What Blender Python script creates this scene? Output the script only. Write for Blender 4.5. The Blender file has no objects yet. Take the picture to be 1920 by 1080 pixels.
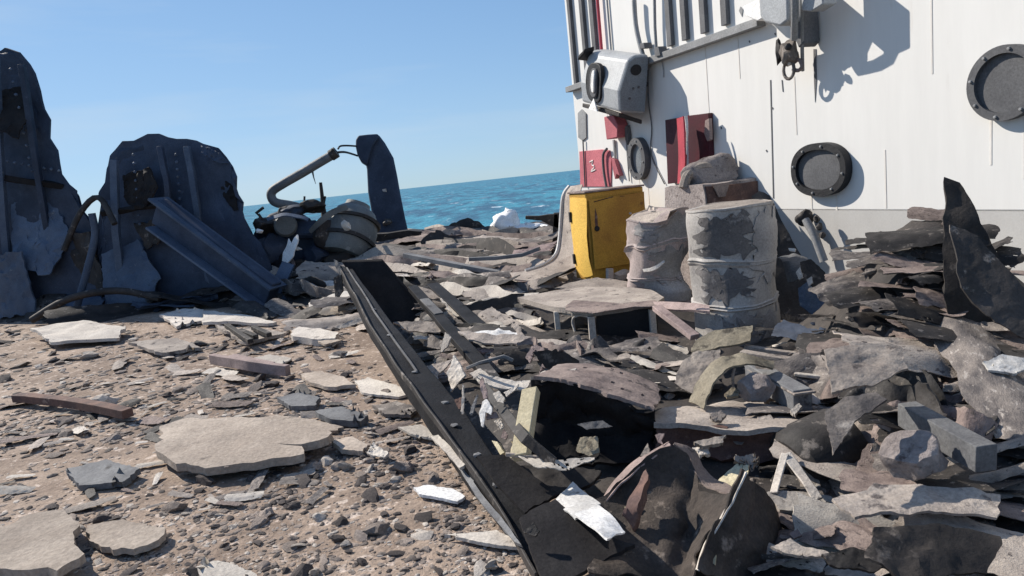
import bpy, bmesh, math, random
from mathutils import Vector, Matrix, noise
V = Vector
rnd = random.Random(11)
SC = bpy.context.scene
COL = SC.collection
rad = math.radians
# ------------------------------------------------------------------ camera frame
FPX = 1300.0
ROLL = rad(6.2)
PITCH = rad(9.04)
EYE = V((0, 0, 1.6))
_r0 = V((1, 0, 0)); _u0 = V((0, math.sin(PITCH), math.cos(PITCH)))
FW = V((0, math.cos(PITCH), -math.sin(PITCH)))
RT = _r0 * math.cos(ROLL) - _u0 * math.sin(ROLL)
UP = _r0 * math.sin(ROLL) + _u0 * math.cos(ROLL)
def ray(x, y): return FW + RT * ((x - 960) / FPX) + UP * ((540 - y) / FPX)
def at(x, y, Y): d = ray(x, y); return EYE + d * (Y / d.y)
def gz(x, y, z=0.0): d = ray(x, y); return EYE + d * ((z - 1.6) / d.z)
def onplane(x, y, P, n):
    d = ray(x, y); return EYE + d * ((P - EYE).dot(n) / d.dot(n))
cam = bpy.data.objects.new('camera', bpy.data.cameras.new('camera'))
COL.objects.link(cam)
cam.data.sensor_width = 36; cam.data.lens = FPX / 1920 * 36
cam.data.clip_start = 0.05; cam.data.clip_end = 60000
Mx = Matrix((RT, UP, -FW)).transposed().to_4x4(); Mx.translation = EYE
cam.matrix_world = Mx
SC.camera = cam
# deckhouse wall frame: w runs along the wall away from the camera, n points out of the wall
WD = V((-0.3542, 0.9352, 0)).normalized(); WN = V((-WD.y, WD.x, 0)); WDIST = 4.7
WROT = math.atan2(-WN.y, -WN.x)
def wq(x, y, p=0.0): return onplane(x, y, WN * (-WDIST + p), WN)
def wpt(s, z, p=0.0): return WN * (-WDIST + p) + WD * s + V((0, 0, z))
def ws(x, y): return wq(x, y).dot(WD)
# ------------------------------------------------------------------ light
SUN_AZ, SUN_EL = 57, 37
sd = V((-math.sin(rad(SUN_AZ)) * math.cos(rad(SUN_EL)), math.cos(rad(SUN_AZ)) * math.cos(rad(SUN_EL)), math.sin(rad(SUN_EL))))
sun = bpy.data.objects.new('sun', bpy.data.lights.new('sun', 'SUN'))
COL.objects.link(sun)
sun.data.energy = 4.5; sun.data.angle = rad(0.5); sun.data.color = (1, 0.93, 0.83)
sun.rotation_euler = sd.to_track_quat('Z', 'Y').to_euler(); sun.location = (-8, 6, 8)
wld = bpy.data.worlds.new('World'); SC.world = wld; wld.use_nodes = True
nt = wld.node_tree; bgn = nt.nodes['Background']
sky = nt.nodes.new('ShaderNodeTexSky'); sky.sky_type = 'NISHITA'; sky.sun_disc = False
sky.sun_elevation = rad(SUN_EL); sky.sun_rotation = rad(-SUN_AZ); sky.air_density = 0.9; sky.dust_density = 0.1; sky.ozone_density = 2.6; sky.altitude = 0
def vmath(op, x, y):
    n = nt.nodes.new('ShaderNodeVectorMath'); n.operation = op
    for i, v in enumerate((x, y)):
        if isinstance(v, tuple): n.inputs[i].default_value = v
        else: nt.links.new(v, n.inputs[i])
    return n.outputs[0]
# pale hazy maritime sky: the Nishita sky with its bright horizon rolled off softly
v1 = vmath('MULTIPLY', sky.outputs[0], (.185, .225, .28)); CS = (.78, 1.12, 1.5)
v2 = vmath('DIVIDE', vmath('MULTIPLY', v1, CS), vmath('ADD', v1, CS))
stc = nt.nodes.new('ShaderNodeTexCoord'); snn = nt.nodes.new('ShaderNodeTexNoise'); smp = nt.nodes.new('ShaderNodeMapping')
smp.inputs['Scale'].default_value = (1.2, 1.2, 9); nt.links.new(stc.outputs['Generated'], smp.inputs[0]); nt.links.new(smp.outputs[0], snn.inputs['Vector'])
snn.inputs['Scale'].default_value = 2.2; snn.inputs['Detail'].default_value = 7
cmr = nt.nodes.new('ShaderNodeMapRange'); cmr.inputs[1].default_value = .46; cmr.inputs[2].default_value = .8; cmr.inputs[4].default_value = .4
nt.links.new(snn.outputs[0], cmr.inputs[0])
cmx = nt.nodes.new('ShaderNodeMix'); cmx.data_type = 'RGBA'; cmx.inputs[7].default_value = (5.2, 6.1, 6.9, 1)
nt.links.new(cmr.outputs[0], cmx.inputs[0]); nt.links.new(vmath('MULTIPLY', v2, (8.0, 8.0, 8.0)), cmx.inputs[6])
nt.links.new(cmx.outputs[2], bgn.inputs[0]); bgn.inputs[1].default_value = 0.083
SC.view_settings.view_transform = 'Standard'; SC.view_settings.look = 'None'; SC.view_settings.exposure = 0.52
SC.view_settings.gamma = 1
# ------------------------------------------------------------------ materials
MATS = {}
def mat(name, c1, c2=None, sc=3.0, c3=None, sc3=9.0, t3=0.62, rough=0.85, metal=0.0, bump=0.25, bsc=40.0, vary=0.25, spec=0.3, stretch=None, grain=.26):
    """two-tone surface with blotches of a third colour, small per-object tint, grain bump"""
    m = bpy.data.materials.new(name); m.use_nodes = True
    N = m.node_tree.nodes; L = m.node_tree.links; b = N['Principled BSDF']
    tc = N.new('ShaderNodeTexCoord'); oi = N.new('ShaderNodeObjectInfo')
    ad = N.new('ShaderNodeVectorMath'); ad.operation = 'ADD'
    mu = N.new('ShaderNodeMath'); mu.operation = 'MULTIPLY'; mu.inputs[1].default_value = 37.0
    L.new(oi.outputs['Random'], mu.inputs[0])
    L.new(tc.outputs['Object'], ad.inputs[0]); L.new(mu.outputs[0], ad.inputs[1])
    vec = ad.outputs[0]
    if stretch:
        mp = N.new('ShaderNodeMapping'); mp.inputs['Scale'].default_value = stretch
        L.new(vec, mp.inputs[0]); vec = mp.outputs[0]
    def nz(s, det=6, ro=0.6):
        t = N.new('ShaderNodeTexNoise'); t.inputs['Scale'].default_value = s; t.inputs['Detail'].default_value = det
        t.inputs['Roughness'].default_value = ro; L.new(vec, t.inputs['Vector']); return t.outputs[0]
    def ramp(src, a, bb):
        r = N.new('ShaderNodeMapRange'); r.inputs[1].default_value = a; r.inputs[2].default_value = bb
        L.new(src, r.inputs[0]); return r.outputs[0]
    def mix(f, a, bb, mode='MIX'):
        x = N.new('ShaderNodeMix'); x.data_type = 'RGBA'; x.blend_type = mode
        if isinstance(f, float): x.inputs[0].default_value = f
        else: L.new(f, x.inputs[0])
        for i, c in ((6, a), (7, bb)):
            if isinstance(c, tuple): x.inputs[i].default_value = (*c, 1)
            else: L.new(c, x.inputs[i])
        return x.outputs[2]
    c2 = c2 or tuple(v * 0.6 for v in c1)
    col = mix(ramp(nz(sc), 0.38, 0.62), c1, c2)
    if c3: col = mix(ramp(nz(sc3, 8, 0.65), t3, t3 + 0.07), col, c3)
    g = nz(bsc * 1.7, 4, 0.7)
    gm = N.new('ShaderNodeMapRange'); gm.inputs[1].default_value = 0.3; gm.inputs[2].default_value = 0.7
    gm.inputs[3].default_value = 1 - grain; gm.inputs[4].default_value = 1 + grain; L.new(g, gm.inputs[0])
    col = mix(1.0, col, gm.outputs[0], 'MULTIPLY')
    if vary:
        vr = N.new('ShaderNodeMapRange'); vr.inputs[3].default_value = 1 - vary; vr.inputs[4].default_value = 1 + vary
        L.new(oi.outputs['Random'], vr.inputs[0]); col = mix(1.0, col, vr.outputs[0], 'MULTIPLY')
    L.new(col, b.inputs['Base Color'])
    rr = N.new('ShaderNodeMapRange'); rr.inputs[3].default_value = max(0.05, rough - 0.15); rr.inputs[4].default_value = min(1, rough + 0.12)
    L.new(nz(sc * 4), rr.inputs[0]); L.new(rr.outputs[0], b.inputs['Roughness'])
    b.inputs['Metallic'].default_value = metal; b.inputs['Specular IOR Level'].default_value = spec
    if bump:
        bp = N.new('ShaderNodeBump'); bp.inputs['Strength'].default_value = bump; bp.inputs['Distance'].default_value = 0.02
        L.new(nz(bsc, 8, 0.65), bp.inputs['Height']); L.new(bp.outputs[0], b.inputs['Normal'])
    MATS[name] = m; return m
mat('dust', (.4, .345, .295), (.27, .23, .2), 4, (.1, .085, .08), 9, .58, bump=.45)
mat('dust_dark', (.23, .198, .174), (.09, .08, .078), 4, (.36, .32, .285), 9, .57, bump=.45)
mat('brown', (.26, .205, .18), (.15, .115, .105), 5, (.07, .058, .055), 10, .58, bump=.5)
mat('soot', (.05, .042, .037), (.024, .021, .02), 3, (.16, .135, .115), 8, .59, rough=.75)
mat('hull', (.085, .067, .056), (.034, .029, .026), 4, (.22, .18, .15), 9, .6, bump=.5)
mat('char', (.05, .044, .041), (.022, .02, .019), 3, (.19, .165, .145), 8, .59, rough=.7)
mat('grey', (.2, .2, .2), (.12, .12, .125), 3, (.07, .065, .065), 7, .6)
mat('pale', (.55, .5, .435), (.42, .375, .33), 4, (.17, .15, .135), 9, .61, bump=.35)
mat('white', (.74, .725, .7), (.6, .58, .55), 4, (.22, .19, .17), 9, .62, rough=.6)
mat('rust', (.15, .085, .065), (.08, .05, .045), 5, (.24, .17, .14), 9, .6)
mat('pink', (.33, .25, .23), (.22, .168, .155), 4, (.12, .08, .08), 8, .62)
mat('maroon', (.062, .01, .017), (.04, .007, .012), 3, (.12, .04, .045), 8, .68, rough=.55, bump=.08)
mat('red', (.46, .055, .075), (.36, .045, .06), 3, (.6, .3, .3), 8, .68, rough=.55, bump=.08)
mat('fadedred', (.45, .13, .15), (.36, .1, .12), 3, (.6, .42, .42), 7, .66, rough=.6, bump=.1)
mat('navy', (.044, .06, .094), (.027, .038, .062), 2, (.06, .08, .12), 6, .63, rough=.7)  # blue lens haze over the left wreck put into its base colour
mat('navy_pale', (.09, .12, .17), (.06, .085, .13), 2, (.16, .19, .22), 6, .63, rough=.7)
mat('pipe_grey', (.14, .145, .15), (.09, .095, .1), 3, (.24, .23, .22), 7, .62, rough=.6)
mat('tank', (.17, .175, .165), (.115, .12, .118), 2, (.26, .255, .24), 5, .62, rough=.65)
mat('olive', (.31, .27, .2), (.21, .18, .13), 4, (.1, .085, .065), 9, .56, bump=.4)
mat('wood', (.56, .49, .33), (.46, .39, .25), 3, (.3, .24, .15), 7, .66, stretch=(1, 1, .25))
mat('yellow', (.5, .29, .045), (.36, .19, .035), 2.2, (.2, .1, .03), 5, .62, rough=.6, bump=.12, vary=0)  # shade of the cabinet front put into a darker, browner yellow
mat('yellow_lit', (.8, .5, .1), (.72, .43, .08), 2.5, (.35, .22, .05), 8, .7, rough=.6, bump=.1, vary=0)  # same yellow lightened to paint sunlight on the side panel
mat('concrete', (.29, .25, .232), (.19, .162, .152), 5, (.08, .062, .058), 11, .58, bump=.6, bsc=30)
mat('drum_paint', (.43, .4, .37), (.28, .262, .245), 2.6, (.2, .185, .18), 5, .62, rough=.65, bump=.12, vary=0)
mat('drum_pink', (.42, .34, .318), (.3, .248, .232), 3, (.2, .16, .15), 5, .6, rough=.7, bump=.2, vary=0)
mat('drum_soot_shade', (.22, .203, .193), (.13, .12, .117), 3, (.33, .305, .29), 6, .58, rough=.75, bump=.15)  # scorch, with the shade of the drum front put into the colour
mat('drum_grey', (.32, .298, .28), (.2, .187, .18), 3, (.4, .37, .345), 7, .6, rough=.75, bump=.15)  # grey that paints the milder shade on the drum fronts
mat('drum_dark', (.15, .15, .165), (.085, .085, .1), 2.2, (.03, .03, .037), 3, .52, rough=.7, bump=.15, vary=0)
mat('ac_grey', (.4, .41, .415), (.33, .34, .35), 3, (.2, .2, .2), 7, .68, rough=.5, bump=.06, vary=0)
mat('ac_side_shade', (.2, .225, .245), (.16, .18, .2), 3, (.1, .11, .12), 6, .66, rough=.55, bump=.06, vary=0)  # casing grey darkened and blued to paint the shaded side
mat('stiffener', (.12, .12, .125), (.085, .085, .09), 3, rough=.7, bump=.05, vary=.1)
mat('rail_grey', (.3, .3, .3), (.22, .22, .22), 3, (.16, .14, .13), 8, .64, rough=.6, bump=.1, vary=.1)
mat('black', (.012, .012, .014), (.02, .02, .022), 3, rough=.6, vary=0)
mat('glass', (.12, .13, .14), (.2, .21, .22), 4, rough=.15, bump=0, vary=0, spec=.6)
mat('board', (.4, .335, .275), (.28, .23, .188), 2.2, (.13, .108, .09), 3.2, .62, bump=.5, bsc=25)
mat('stone_pale', (.5, .44, .38), (.35, .31, .27), 6, bump=.5)
mat('stone_grey', (.33, .268, .226), (.2, .165, .142), 6, bump=.5)
mat('stone_dark', (.095, .078, .07), (.06, .05, .048), 6, bump=.5)
mat('deck', (.35, .266, .205), (.205, .15, .114), 1.6, (.56, .46, .385), 13, .57, rough=.95, bump=.9, bsc=22, vary=0)
mat('beam_black', (.01, .01, .011), (.02, .02, .022), 4, (.13, .125, .125), 11, .68, rough=.7, bump=.35, spec=.12)
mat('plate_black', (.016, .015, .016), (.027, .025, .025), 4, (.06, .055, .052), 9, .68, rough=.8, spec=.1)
# white wall: chalky paint with faint vertical rust runs and scrapes
wm = mat('wall_white', (.72, .705, .675), (.69, .675, .645), .5, (.6, .575, .535), 1.0, .62, rough=.6, bump=.02, bsc=3, vary=0, stretch=(1.6, 1.6, .22), grain=.03)
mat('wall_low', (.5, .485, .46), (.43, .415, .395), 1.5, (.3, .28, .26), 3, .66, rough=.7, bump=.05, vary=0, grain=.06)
mat('rust_stain', (.68, .63, .57), (.71, .68, .64), 6, (.45, .34, .27), 8, .66, vary=.1, grain=.08, stretch=(6, 6, 1))
# sea
sm = bpy.data.materials.new('sea'); sm.use_nodes = True; MATS['sea'] = sm
N = sm.node_tree.nodes; L = sm.node_tree.links; b = N['Principled BSDF']
ge = N.new('ShaderNodeNewGeometry')
def snz(scale, det, st=(1, 1, 1)):
    mp = N.new('ShaderNodeMapping'); mp.inputs['Scale'].default_value = st
    L.new(ge.outputs['Position'], mp.inputs[0]); t = N.new('ShaderNodeTexNoise')
    t.inputs['Scale'].default_value = scale; t.inputs['Detail'].default_value = det; t.inputs['Roughness'].default_value = .62
    L.new(mp.outputs[0], t.inputs['Vector']); return t.outputs[0]
cr = N.new('ShaderNodeMix'); cr.data_type = 'RGBA'; cr.inputs[6].default_value = (.008, .075, .125, 1); cr.inputs[7].default_value = (.035, .24, .31, 1)
mr = N.new('ShaderNodeMapRange'); mr.inputs[1].default_value = .43; mr.inputs[2].default_value = .57
L.new(snz(.5, 5, (.45, .1, 1)), mr.inputs[0]); L.new(mr.outputs[0], cr.inputs[0])
wc = N.new('ShaderNodeMix'); wc.data_type = 'RGBA'; wc.inputs[7].default_value = (.6, .66, .68, 1)
mr2 = N.new('ShaderNodeMapRange'); mr2.inputs[1].default_value = .63; mr2.inputs[2].default_value = .67
L.new(snz(.7, 6, (.4, .12, 1)), mr2.inputs[0]); L.new(mr2.outputs[0], wc.inputs[0]); L.new(cr.outputs[2], wc.inputs[6])
L.new(wc.outputs[2], b.inputs['Base Color']); b.inputs['Roughness'].default_value = .32; b.inputs['Specular IOR Level'].default_value = .22
bp = N.new('ShaderNodeBump'); bp.inputs['Strength'].default_value = 1; bp.inputs['Distance'].default_value = 1.6
L.new(snz(.4, 8, (.45, .25, 1)), bp.inputs['Height']); L.new(bp.outputs[0], b.inputs['Normal'])
# ------------------------------------------------------------------ object helpers
def tag(o, label=None, cat=None, group=None, kind=None):
    if label: o['label'] = label
    if cat: o['category'] = cat
    if group: o['group'] = group
    if kind: o['kind'] = kind
    return o
def thing(name, loc, label, cat, group=None, rz=0.0):
    o = bpy.data.objects.new(name, None); COL.objects.link(o); o.location = loc; o.rotation_euler.z = rz
    o.empty_display_size = .1
    return tag(o, label, cat, group)
def shell(bm, th):
    """give an open sheet real thickness: offset copy, flipped, rim faces along the border"""
    bm.normal_update()
    fs = bm.faces[:]; vm = {v: bm.verts.new(v.co - v.normal * th) for v in bm.verts[:]}
    border = [e for e in bm.edges if len(e.link_faces) == 1]
    for e in border:
        l = e.link_faces[0].loops
        for k in l:
            if k.edge is e:
                a, c = k.vert, k.link_loop_next.vert
        try: bm.faces.new((c, a, vm[a], vm[c]))
        except ValueError: pass
    for f in fs:
        try: bm.faces.new([vm[v] for v in reversed(f.verts)])
        except ValueError: pass
    for v in [v for v in bm.verts if not v.link_faces]: bm.verts.remove(v)
    bm.normal_update()
def mesh_obj(name, verts, faces, m, parent=None, smooth=28, thick=0.0, bev=0.0, local=False, off=0.0):
    """verts in world space (or in the parent's space with local=True); origin goes to the base of the piece"""
    verts = [V(v) for v in verts]
    if parent and not local:
        T = Matrix.Rotation(-parent.rotation_euler.z, 4, 'Z')
        verts = [T @ (v - parent.location) for v in verts]
    c = V((sum(v.x for v in verts) / len(verts), sum(v.y for v in verts) / len(verts), min(v.z for v in verts)))
    me = bpy.data.meshes.new(name)
    me.from_pydata([v - c for v in verts], [], faces); me.validate(); me.update()
    bm = bmesh.new(); bm.from_mesh(me); bmesh.ops.recalc_face_normals(bm, faces=bm.faces)
    if thick:
        shell(bm, thick)
    bm.to_mesh(me); bm.free()
    if smooth:
        for p in me.polygons: p.use_smooth = True
        me.set_sharp_from_angle(angle=rad(smooth))
    me.materials.append(MATS[m])
    o = bpy.data.objects.new(name, me); COL.objects.link(o); o.location = c
    if parent: o.parent = parent
    if bev:
        s = o.modifiers.new('bevel', 'BEVEL'); s.width = bev; s.segments = 2; s.limit_method = 'ANGLE'
    return o
def crease(p, f, seed):
    q = p * f + V((seed * 2.3, seed * 5.1, seed * 1.7))
    return noise.noise_vector(V((seed * .37, 1.1, 2.2 + seed))).normalized() * ((1 - abs(noise.noise(q)) * 2.6) + .5 * (1 - abs(noise.noise(q * 2.3)) * 2.6))
def nvec(p, f, seed): return noise.noise_vector(p * f + V((seed * 7.13, seed * 3.7, seed)))
def cat_rom(P, t):
    n = len(P) - 1; x = min(max(t, 0), .99999) * n; i = int(x); u = x - i
    p0, p1, p2, p3 = P[max(i - 1, 0)], P[i], P[i + 1], P[min(i + 2, n)]
    return .5 * ((2 * p1) + (p2 - p0) * u + (2 * p0 - 5 * p1 + 4 * p2 - p3) * u * u + (3 * p1 - p0 - 3 * p2 + p3) * u ** 3)
def lin(P, t):
    n = len(P) - 1; x = min(max(t, 0), .99999) * n; i = int(x); return P[i].lerp(P[i + 1], x - i)
def grid(rows, nu, nv, crumple=0.0, cf=3.0, jag=0.0, seed=0, soft=True, holes=0.0):
    f = cat_rom if soft else lin
    vs = []; fs = []
    R = [[f(r, j / nu) for j in range(nu + 1)] for r in rows]
    size = max((R[0][0] - R[-1][-1]).length, .01)
    cols = [[f([r[j] for r in R], i / nv) for i in range(nv + 1)] for j in range(nu + 1)]
    rg = random.Random(seed * 17 + 3)
    for j in range(nu + 1):
        for i in range(nv + 1):
            p = cols[j][i].copy()
            if jag and (i in (0, nv) or j in (0, nu)):
                q = cols[min(max(j, 1), nu - 1)][min(max(i, 1), nv - 1)]
                p = p.lerp(q, rg.uniform(-.3, 1.0) * jag)
            if crumple:
                k = nvec(p, cf / size, seed); k2 = nvec(p, 2.7 * cf / size, seed + 5)
                p += (k * .8 + k2 * .4) * crumple + crease(p, cf * .7 / size, seed) * crumple * .7
            vs.append(p)
    for j in range(nu):
        for i in range(nv):
            a = j * (nv + 1) + i
            if holes and rg.random() < holes: continue
            fs.append((a, a + 1, a + nv + 2, a + nv + 1))
    return vs, fs
def prism(pts, ext):
    """closed prism from an outline (world points) swept along ext"""
    n = len(pts); vs = [V(p) for p in pts] + [V(p) + ext for p in pts]
    fs = [tuple(range(n)), tuple(range(2 * n - 1, n - 1, -1))] + [(i, (i + 1) % n, n + (i + 1) % n, n + i) for i in range(n)]
    return vs, fs
def torn_mesh(pts, maxlen, crumple, cf, seed, edge=0.0):
    bm = bmesh.new(); bv = [bm.verts.new(p) for p in pts]; f = bm.faces.new(bv)
    bmesh.ops.triangulate(bm, faces=[f])
    for _ in range(6):
        es = [e for e in bm.edges if e.calc_length() > maxlen]
        if not es or len(bm.faces) > 2200: break
        bmesh.ops.subdivide_edges(bm, edges=es, cuts=1)
        bmesh.ops.triangulate(bm, faces=[q for q in bm.faces if len(q.verts) > 3])
    rg = random.Random(seed)
    cen = sum((v.co for v in bm.verts), V()) / len(bm.verts)
    size = max((v.co - cen).length for v in bm.verts)
    bm.verts.ensure_lookup_table()
    for v in bm.verts:
        if edge and v.is_boundary: v.co = v.co.lerp(cen, (rg.uniform(-.4, .8) ** 3 * 1.2 + noise.noise(v.co * (7 / size)) * .7) * edge)
    for v in bm.verts:
        v.co += (nvec(v.co, cf / size, seed) * .8 + nvec(v.co, 3 * cf / size, seed + 9) * .4) * crumple + crease(v.co, cf / size, seed) * crumple * .7
    bm.verts.index_update()
    vs = [v.co.copy() for v in bm.verts]; fs = [tuple(v.index for v in q.verts) for q in bm.faces]
    bm.free(); return vs, fs
SEED = [0]
def torn(name, label, cat, px, m, z=None, Y=None, n=(0, 0, 1), thick=.012, crumple=.02, cf=2.5, edge=.05, parent=None, ml=None, group=None, anchor=None):
    """a torn sheet: outline seen in the photo, laid in a tilted plane at its own distance"""
    SEED[0] += 1
    ax, ay = anchor or (sum(p[0] for p in px) / len(px), sum(p[1] for p in px) / len(px))
    P = gz(ax, ay, z) if z is not None else at(ax, ay, Y)
    n = V(n).normalized()
    pts = [onplane(p[0], p[1], P, n) for p in px]
    size = max((a - pts[0]).length for a in pts)
    vs, fs = torn_mesh(pts, ml or size / 15, crumple * size, cf, SEED[0], edge)
    o = mesh_obj(name, vs, fs, m, parent, 32, thick)
    if not parent: tag(o, label, cat, group)
    return o
def loft(name, label, cat, rows, m, nu=14, nv=6, thick=.008, crumple=.015, cf=3, jag=.2, parent=None, soft=True, group=None, holes=0.0):
    SEED[0] += 1
    R = [[at(*p) for p in r] for r in rows]
    vs, fs = grid(R, nu, nv, crumple, cf, jag, SEED[0], soft, holes)
    o = mesh_obj(name, vs, fs, m, parent, 35, thick)
    if not parent: tag(o, label, cat, group)
    return o
def tube_data(P, r, seg=8, r2=None, sub=1, soft=True, ov=1.0):
    if sub > 1:
        n = (len(P) - 1) * sub; P = [(cat_rom if soft else lin)(P, i / n) for i in range(n + 1)]
    vs = []; fs = []; n = len(P); pu = None
    for i, p in enumerate(P):
        t = (P[min(i + 1, n - 1)] - P[max(i - 1, 0)]).normalized()
        u = pu if pu else (V((0, 0, 1)) if abs(t.z) < .9 else V((1, 0, 0)))
        u = (u - t * u.dot(t)).normalized(); pu = u; w = t.cross(u)
        rr = r if r2 is None else r + (r2 - r) * i / (n - 1)
        for k in range(seg):
            a = k * 2 * math.pi / seg; vs.append(p + u * math.cos(a) * rr + w * math.sin(a) * rr * ov)
    for i in range(n - 1):
        for k in range(seg):
            a = i * seg + k; c = i * seg + (k + 1) % seg; fs.append((a, c, c + seg, a + seg))
    fs += [tuple(range(seg)), tuple(range((n - 1) * seg, n * seg))]
    return vs, fs
def tube(name, label, cat, P, r, m, parent=None, seg=8, r2=None, sub=1, group=None, soft=True):
    vs, fs = tube_data(P, r, seg, r2, sub, soft)
    o = mesh_obj(name, vs, fs, m, parent, 50)
    if not parent: tag(o, label, cat, group)
    return o
def bar_data(P, wid, hei, side=None, sub=1, wob=0.0, seed=0):
    """box-section bar along a polyline; side = sideways direction"""
    if sub > 1: n = (len(P) - 1) * sub; P = [lin(P, i / n) for i in range(n + 1)]
    vs = []; fs = []; n = len(P)
    for i, p in enumerate(P):
        t = (P[min(i + 1, n - 1)] - P[max(i - 1, 0)]).normalized()
        s = V(side) if side else t.cross(V((0, 0, 1)))
        s = (s - t * s.dot(t)).normalized(); u = s.cross(t)
        q = p + nvec(p, 2.2, seed) * wob
        for a, c in ((-1, -1), (1, -1), (1, 1), (-1, 1)):
            vs.append(q + s * a * wid / 2 + u * c * hei / 2)
    for i in range(n - 1):
        for k in range(4):
            a = i * 4 + k; c = i * 4 + (k + 1) % 4; fs.append((a, c, c + 4, a + 4))
    fs += [(0, 1, 2, 3), tuple(range(4 * n - 4, 4 * n))]
    return vs, fs
def bar(name, label, cat, P, wid, hei, m, parent=None, side=None, sub=1, wob=0.0, bev=.004, group=None):
    SEED[0] += 1
    vs, fs = bar_data(P, wid, hei, side, sub, wob, SEED[0])
    o = mesh_obj(name, vs, fs, m, parent, 30, 0, bev)
    if not parent: tag(o, label, cat, group)
    return o
def box_data(c, s, M3=None):
    vs = []
    for x in (-1, 1):
        for y in (-1, 1):
            for z in (-1, 1):
                p = V((x * s[0] / 2, y * s[1] / 2, z * s[2] / 2)); vs.append((M3 @ p if M3 else p) + V(c))
    return vs, [(0, 1, 3, 2), (4, 6, 7, 5), (0, 4, 5, 1), (2, 3, 7, 6), (0, 2, 6, 4), (1, 5, 7, 3)]
def boxl(name, c, s, m, parent, bev=.005, M3=None):
    vs, fs = box_data(c, s, M3); return mesh_obj(name, vs, fs, m, parent, 30, 0, bev, True)
def join(*ds):
    vs = []; fs = []
    for v, f in ds:
        k = len(vs); vs += list(v); fs += [tuple(i + k for i in q) for q in f]
    return vs, fs
def lump_data(c, s, seed, rough=.25, lev=2, cuts=5, M3=None):
    """an angular broken lump: noisy ico sphere with planes sliced off"""
    bm = bmesh.new(); bmesh.ops.create_icosphere(bm, subdivisions=lev, radius=1)
    rg = random.Random(seed)
    for _ in range(cuts):
        d = V((rg.gauss(0, 1), rg.gauss(0, 1), rg.gauss(0, 1))).normalized(); k = rg.uniform(.45, .8)
        for v in bm.verts:
            e = v.co.dot(d)
            if e > k: v.co -= d * (e - k)
    for v in bm.verts:
        v.co *= 1 + rough * noise.noise(v.co * 1.6 + V((seed, seed * .7, 0)))
        v.co += nvec(v.co, 4, seed) * rough * .18
        v.co = V((v.co.x * s[0], v.co.y * s[1], v.co.z * s[2]))
        if M3: v.co = M3 @ v.co
        v.co += V(c)
    bm.verts.index_update(); vs = [v.co.copy() for v in bm.verts]; fs = [tuple(v.index for v in f.verts) for f in bm.faces]
    bm.free(); return vs, fs
def lathe_data(prof, base, axis, seg=40, dent=None):
    t = V(axis).normalized(); u = t.cross(V((0, 1, 0))).normalized(); w = t.cross(u)
    vs = []; fs = []
    for i, (r, h) in enumerate(prof):
        for k in range(seg):
            a = k * 2 * math.pi / seg
            p = base + t * h + (u * math.cos(a) + w * math.sin(a)) * r
            if dent: p = dent(p, r, h, a)
            vs.append(p)
    for i in range(len(prof) - 1):
        for k in range(seg):
            a = i * seg + k; c = i * seg + (k + 1) % seg; fs.append((a, c, c + seg, a + seg))
    fs += [tuple(range(seg)), tuple(range((len(prof) - 1) * seg, len(prof) * seg))]
    return vs, fs
def sstep(a, b, x): t = min(max((x - a) / (b - a), 0), 1); return t * t * (3 - 2 * t)
# ------------------------------------------------------------------ setting: sea, deck, heap
def sheet(name, x0, x1, y0, y1, z, m):
    o = mesh_obj(name, [(x0, y0, z), (x1, y0, z), (x1, y1, z), (x0, y1, z)], [(0, 1, 2, 3)], m, None, 0)
    o['kind'] = 'structure'; return o
sheet('sea', -30000, 30000, -200, 45000, -3.2, 'sea')
vs, fs = prism([V((-26, -4, 0)), V((9, -4, 0)), V((9, 17.2, 0)), V((-26, 17.2, 0))], V((0, 0, -3.6)))
mesh_obj('deck', vs, fs, 'deck', None, 0)['kind'] = 'structure'
BL = [(1.2, 0.6), (0.12, 2.5), (-1.9, 8.5), (-3.6, 11.2), (-5.6, 12.0), (-26, 14.6)]
def sgn_dist(x, y):
    best = 9e9; sg = 1
    for (ax, ay), (bx, by) in zip(BL, BL[1:]):
        dx, dy = bx - ax, by - ay; L2 = dx * dx + dy * dy
        t = min(max(((x - ax) * dx + (y - ay) * dy) / L2, 0), 1)
        ex, ey = x - ax - t * dx, y - ay - t * dy; d = math.hypot(ex, ey)
        if d < best - 1e-6: best = d; sg = 1 if dx * (y - ay) - dy * (x - ax) < 0 else -1
    return best * sg
def heap(x, y):
    s = sgn_dist(x, y)
    if s < -.15: return -.05
    near = sstep(2.2, 4.4, y)
    h = .06 + sstep(0, 1.6, s) * (.05 + .15 * near) + .12 * sstep(8, 11, y) + .1 * sstep(12.5, 15.5, y)
    h += .3 * sstep(1.35, 2.2, x) * sstep(5.2, 3.6, y) + .62 * math.exp(-((x - 2.4) / .45) ** 2 - ((y - 3.95) / .6) ** 2)
    k = noise.fractal(V((x * 1.3, y * 1.3, 0)), 1, 2, 5) * .09 + noise.noise(V((x * 4, y * 4, 3))) * .03
    return h * sstep(-.15, .35, s) - .03 + k * sstep(-.1, .5, s)
gx0, gx1, gy0, gy1 = -11, 4.2, .8, 17.0
nx, ny = 190, 200
vs = []; fs = []
for j in range(ny + 1):
    y = gy0 + (gy1 - gy0) * (j / ny) ** 1.4
    for i in range(nx + 1):
        x = gx0 + (gx1 - gx0) * i / nx
        vs.append(V((x, y, heap(x, y))))
for j in range(ny):
    for i in range(nx):
        a = j * (nx + 1) + i; q = (a, a + 1, a + nx + 2, a + nx + 1)
        if max(vs[k].z for k in q) > -.03: fs.append(q)
o = mesh_obj('rubble_heap', vs, fs, 'soot', None, 40)  # black colour stands in for deep shade between the pieces
o['kind'] = 'stuff'; o['label'] = 'loose rubble under the wreckage, coloured black as gap shade'
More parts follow.
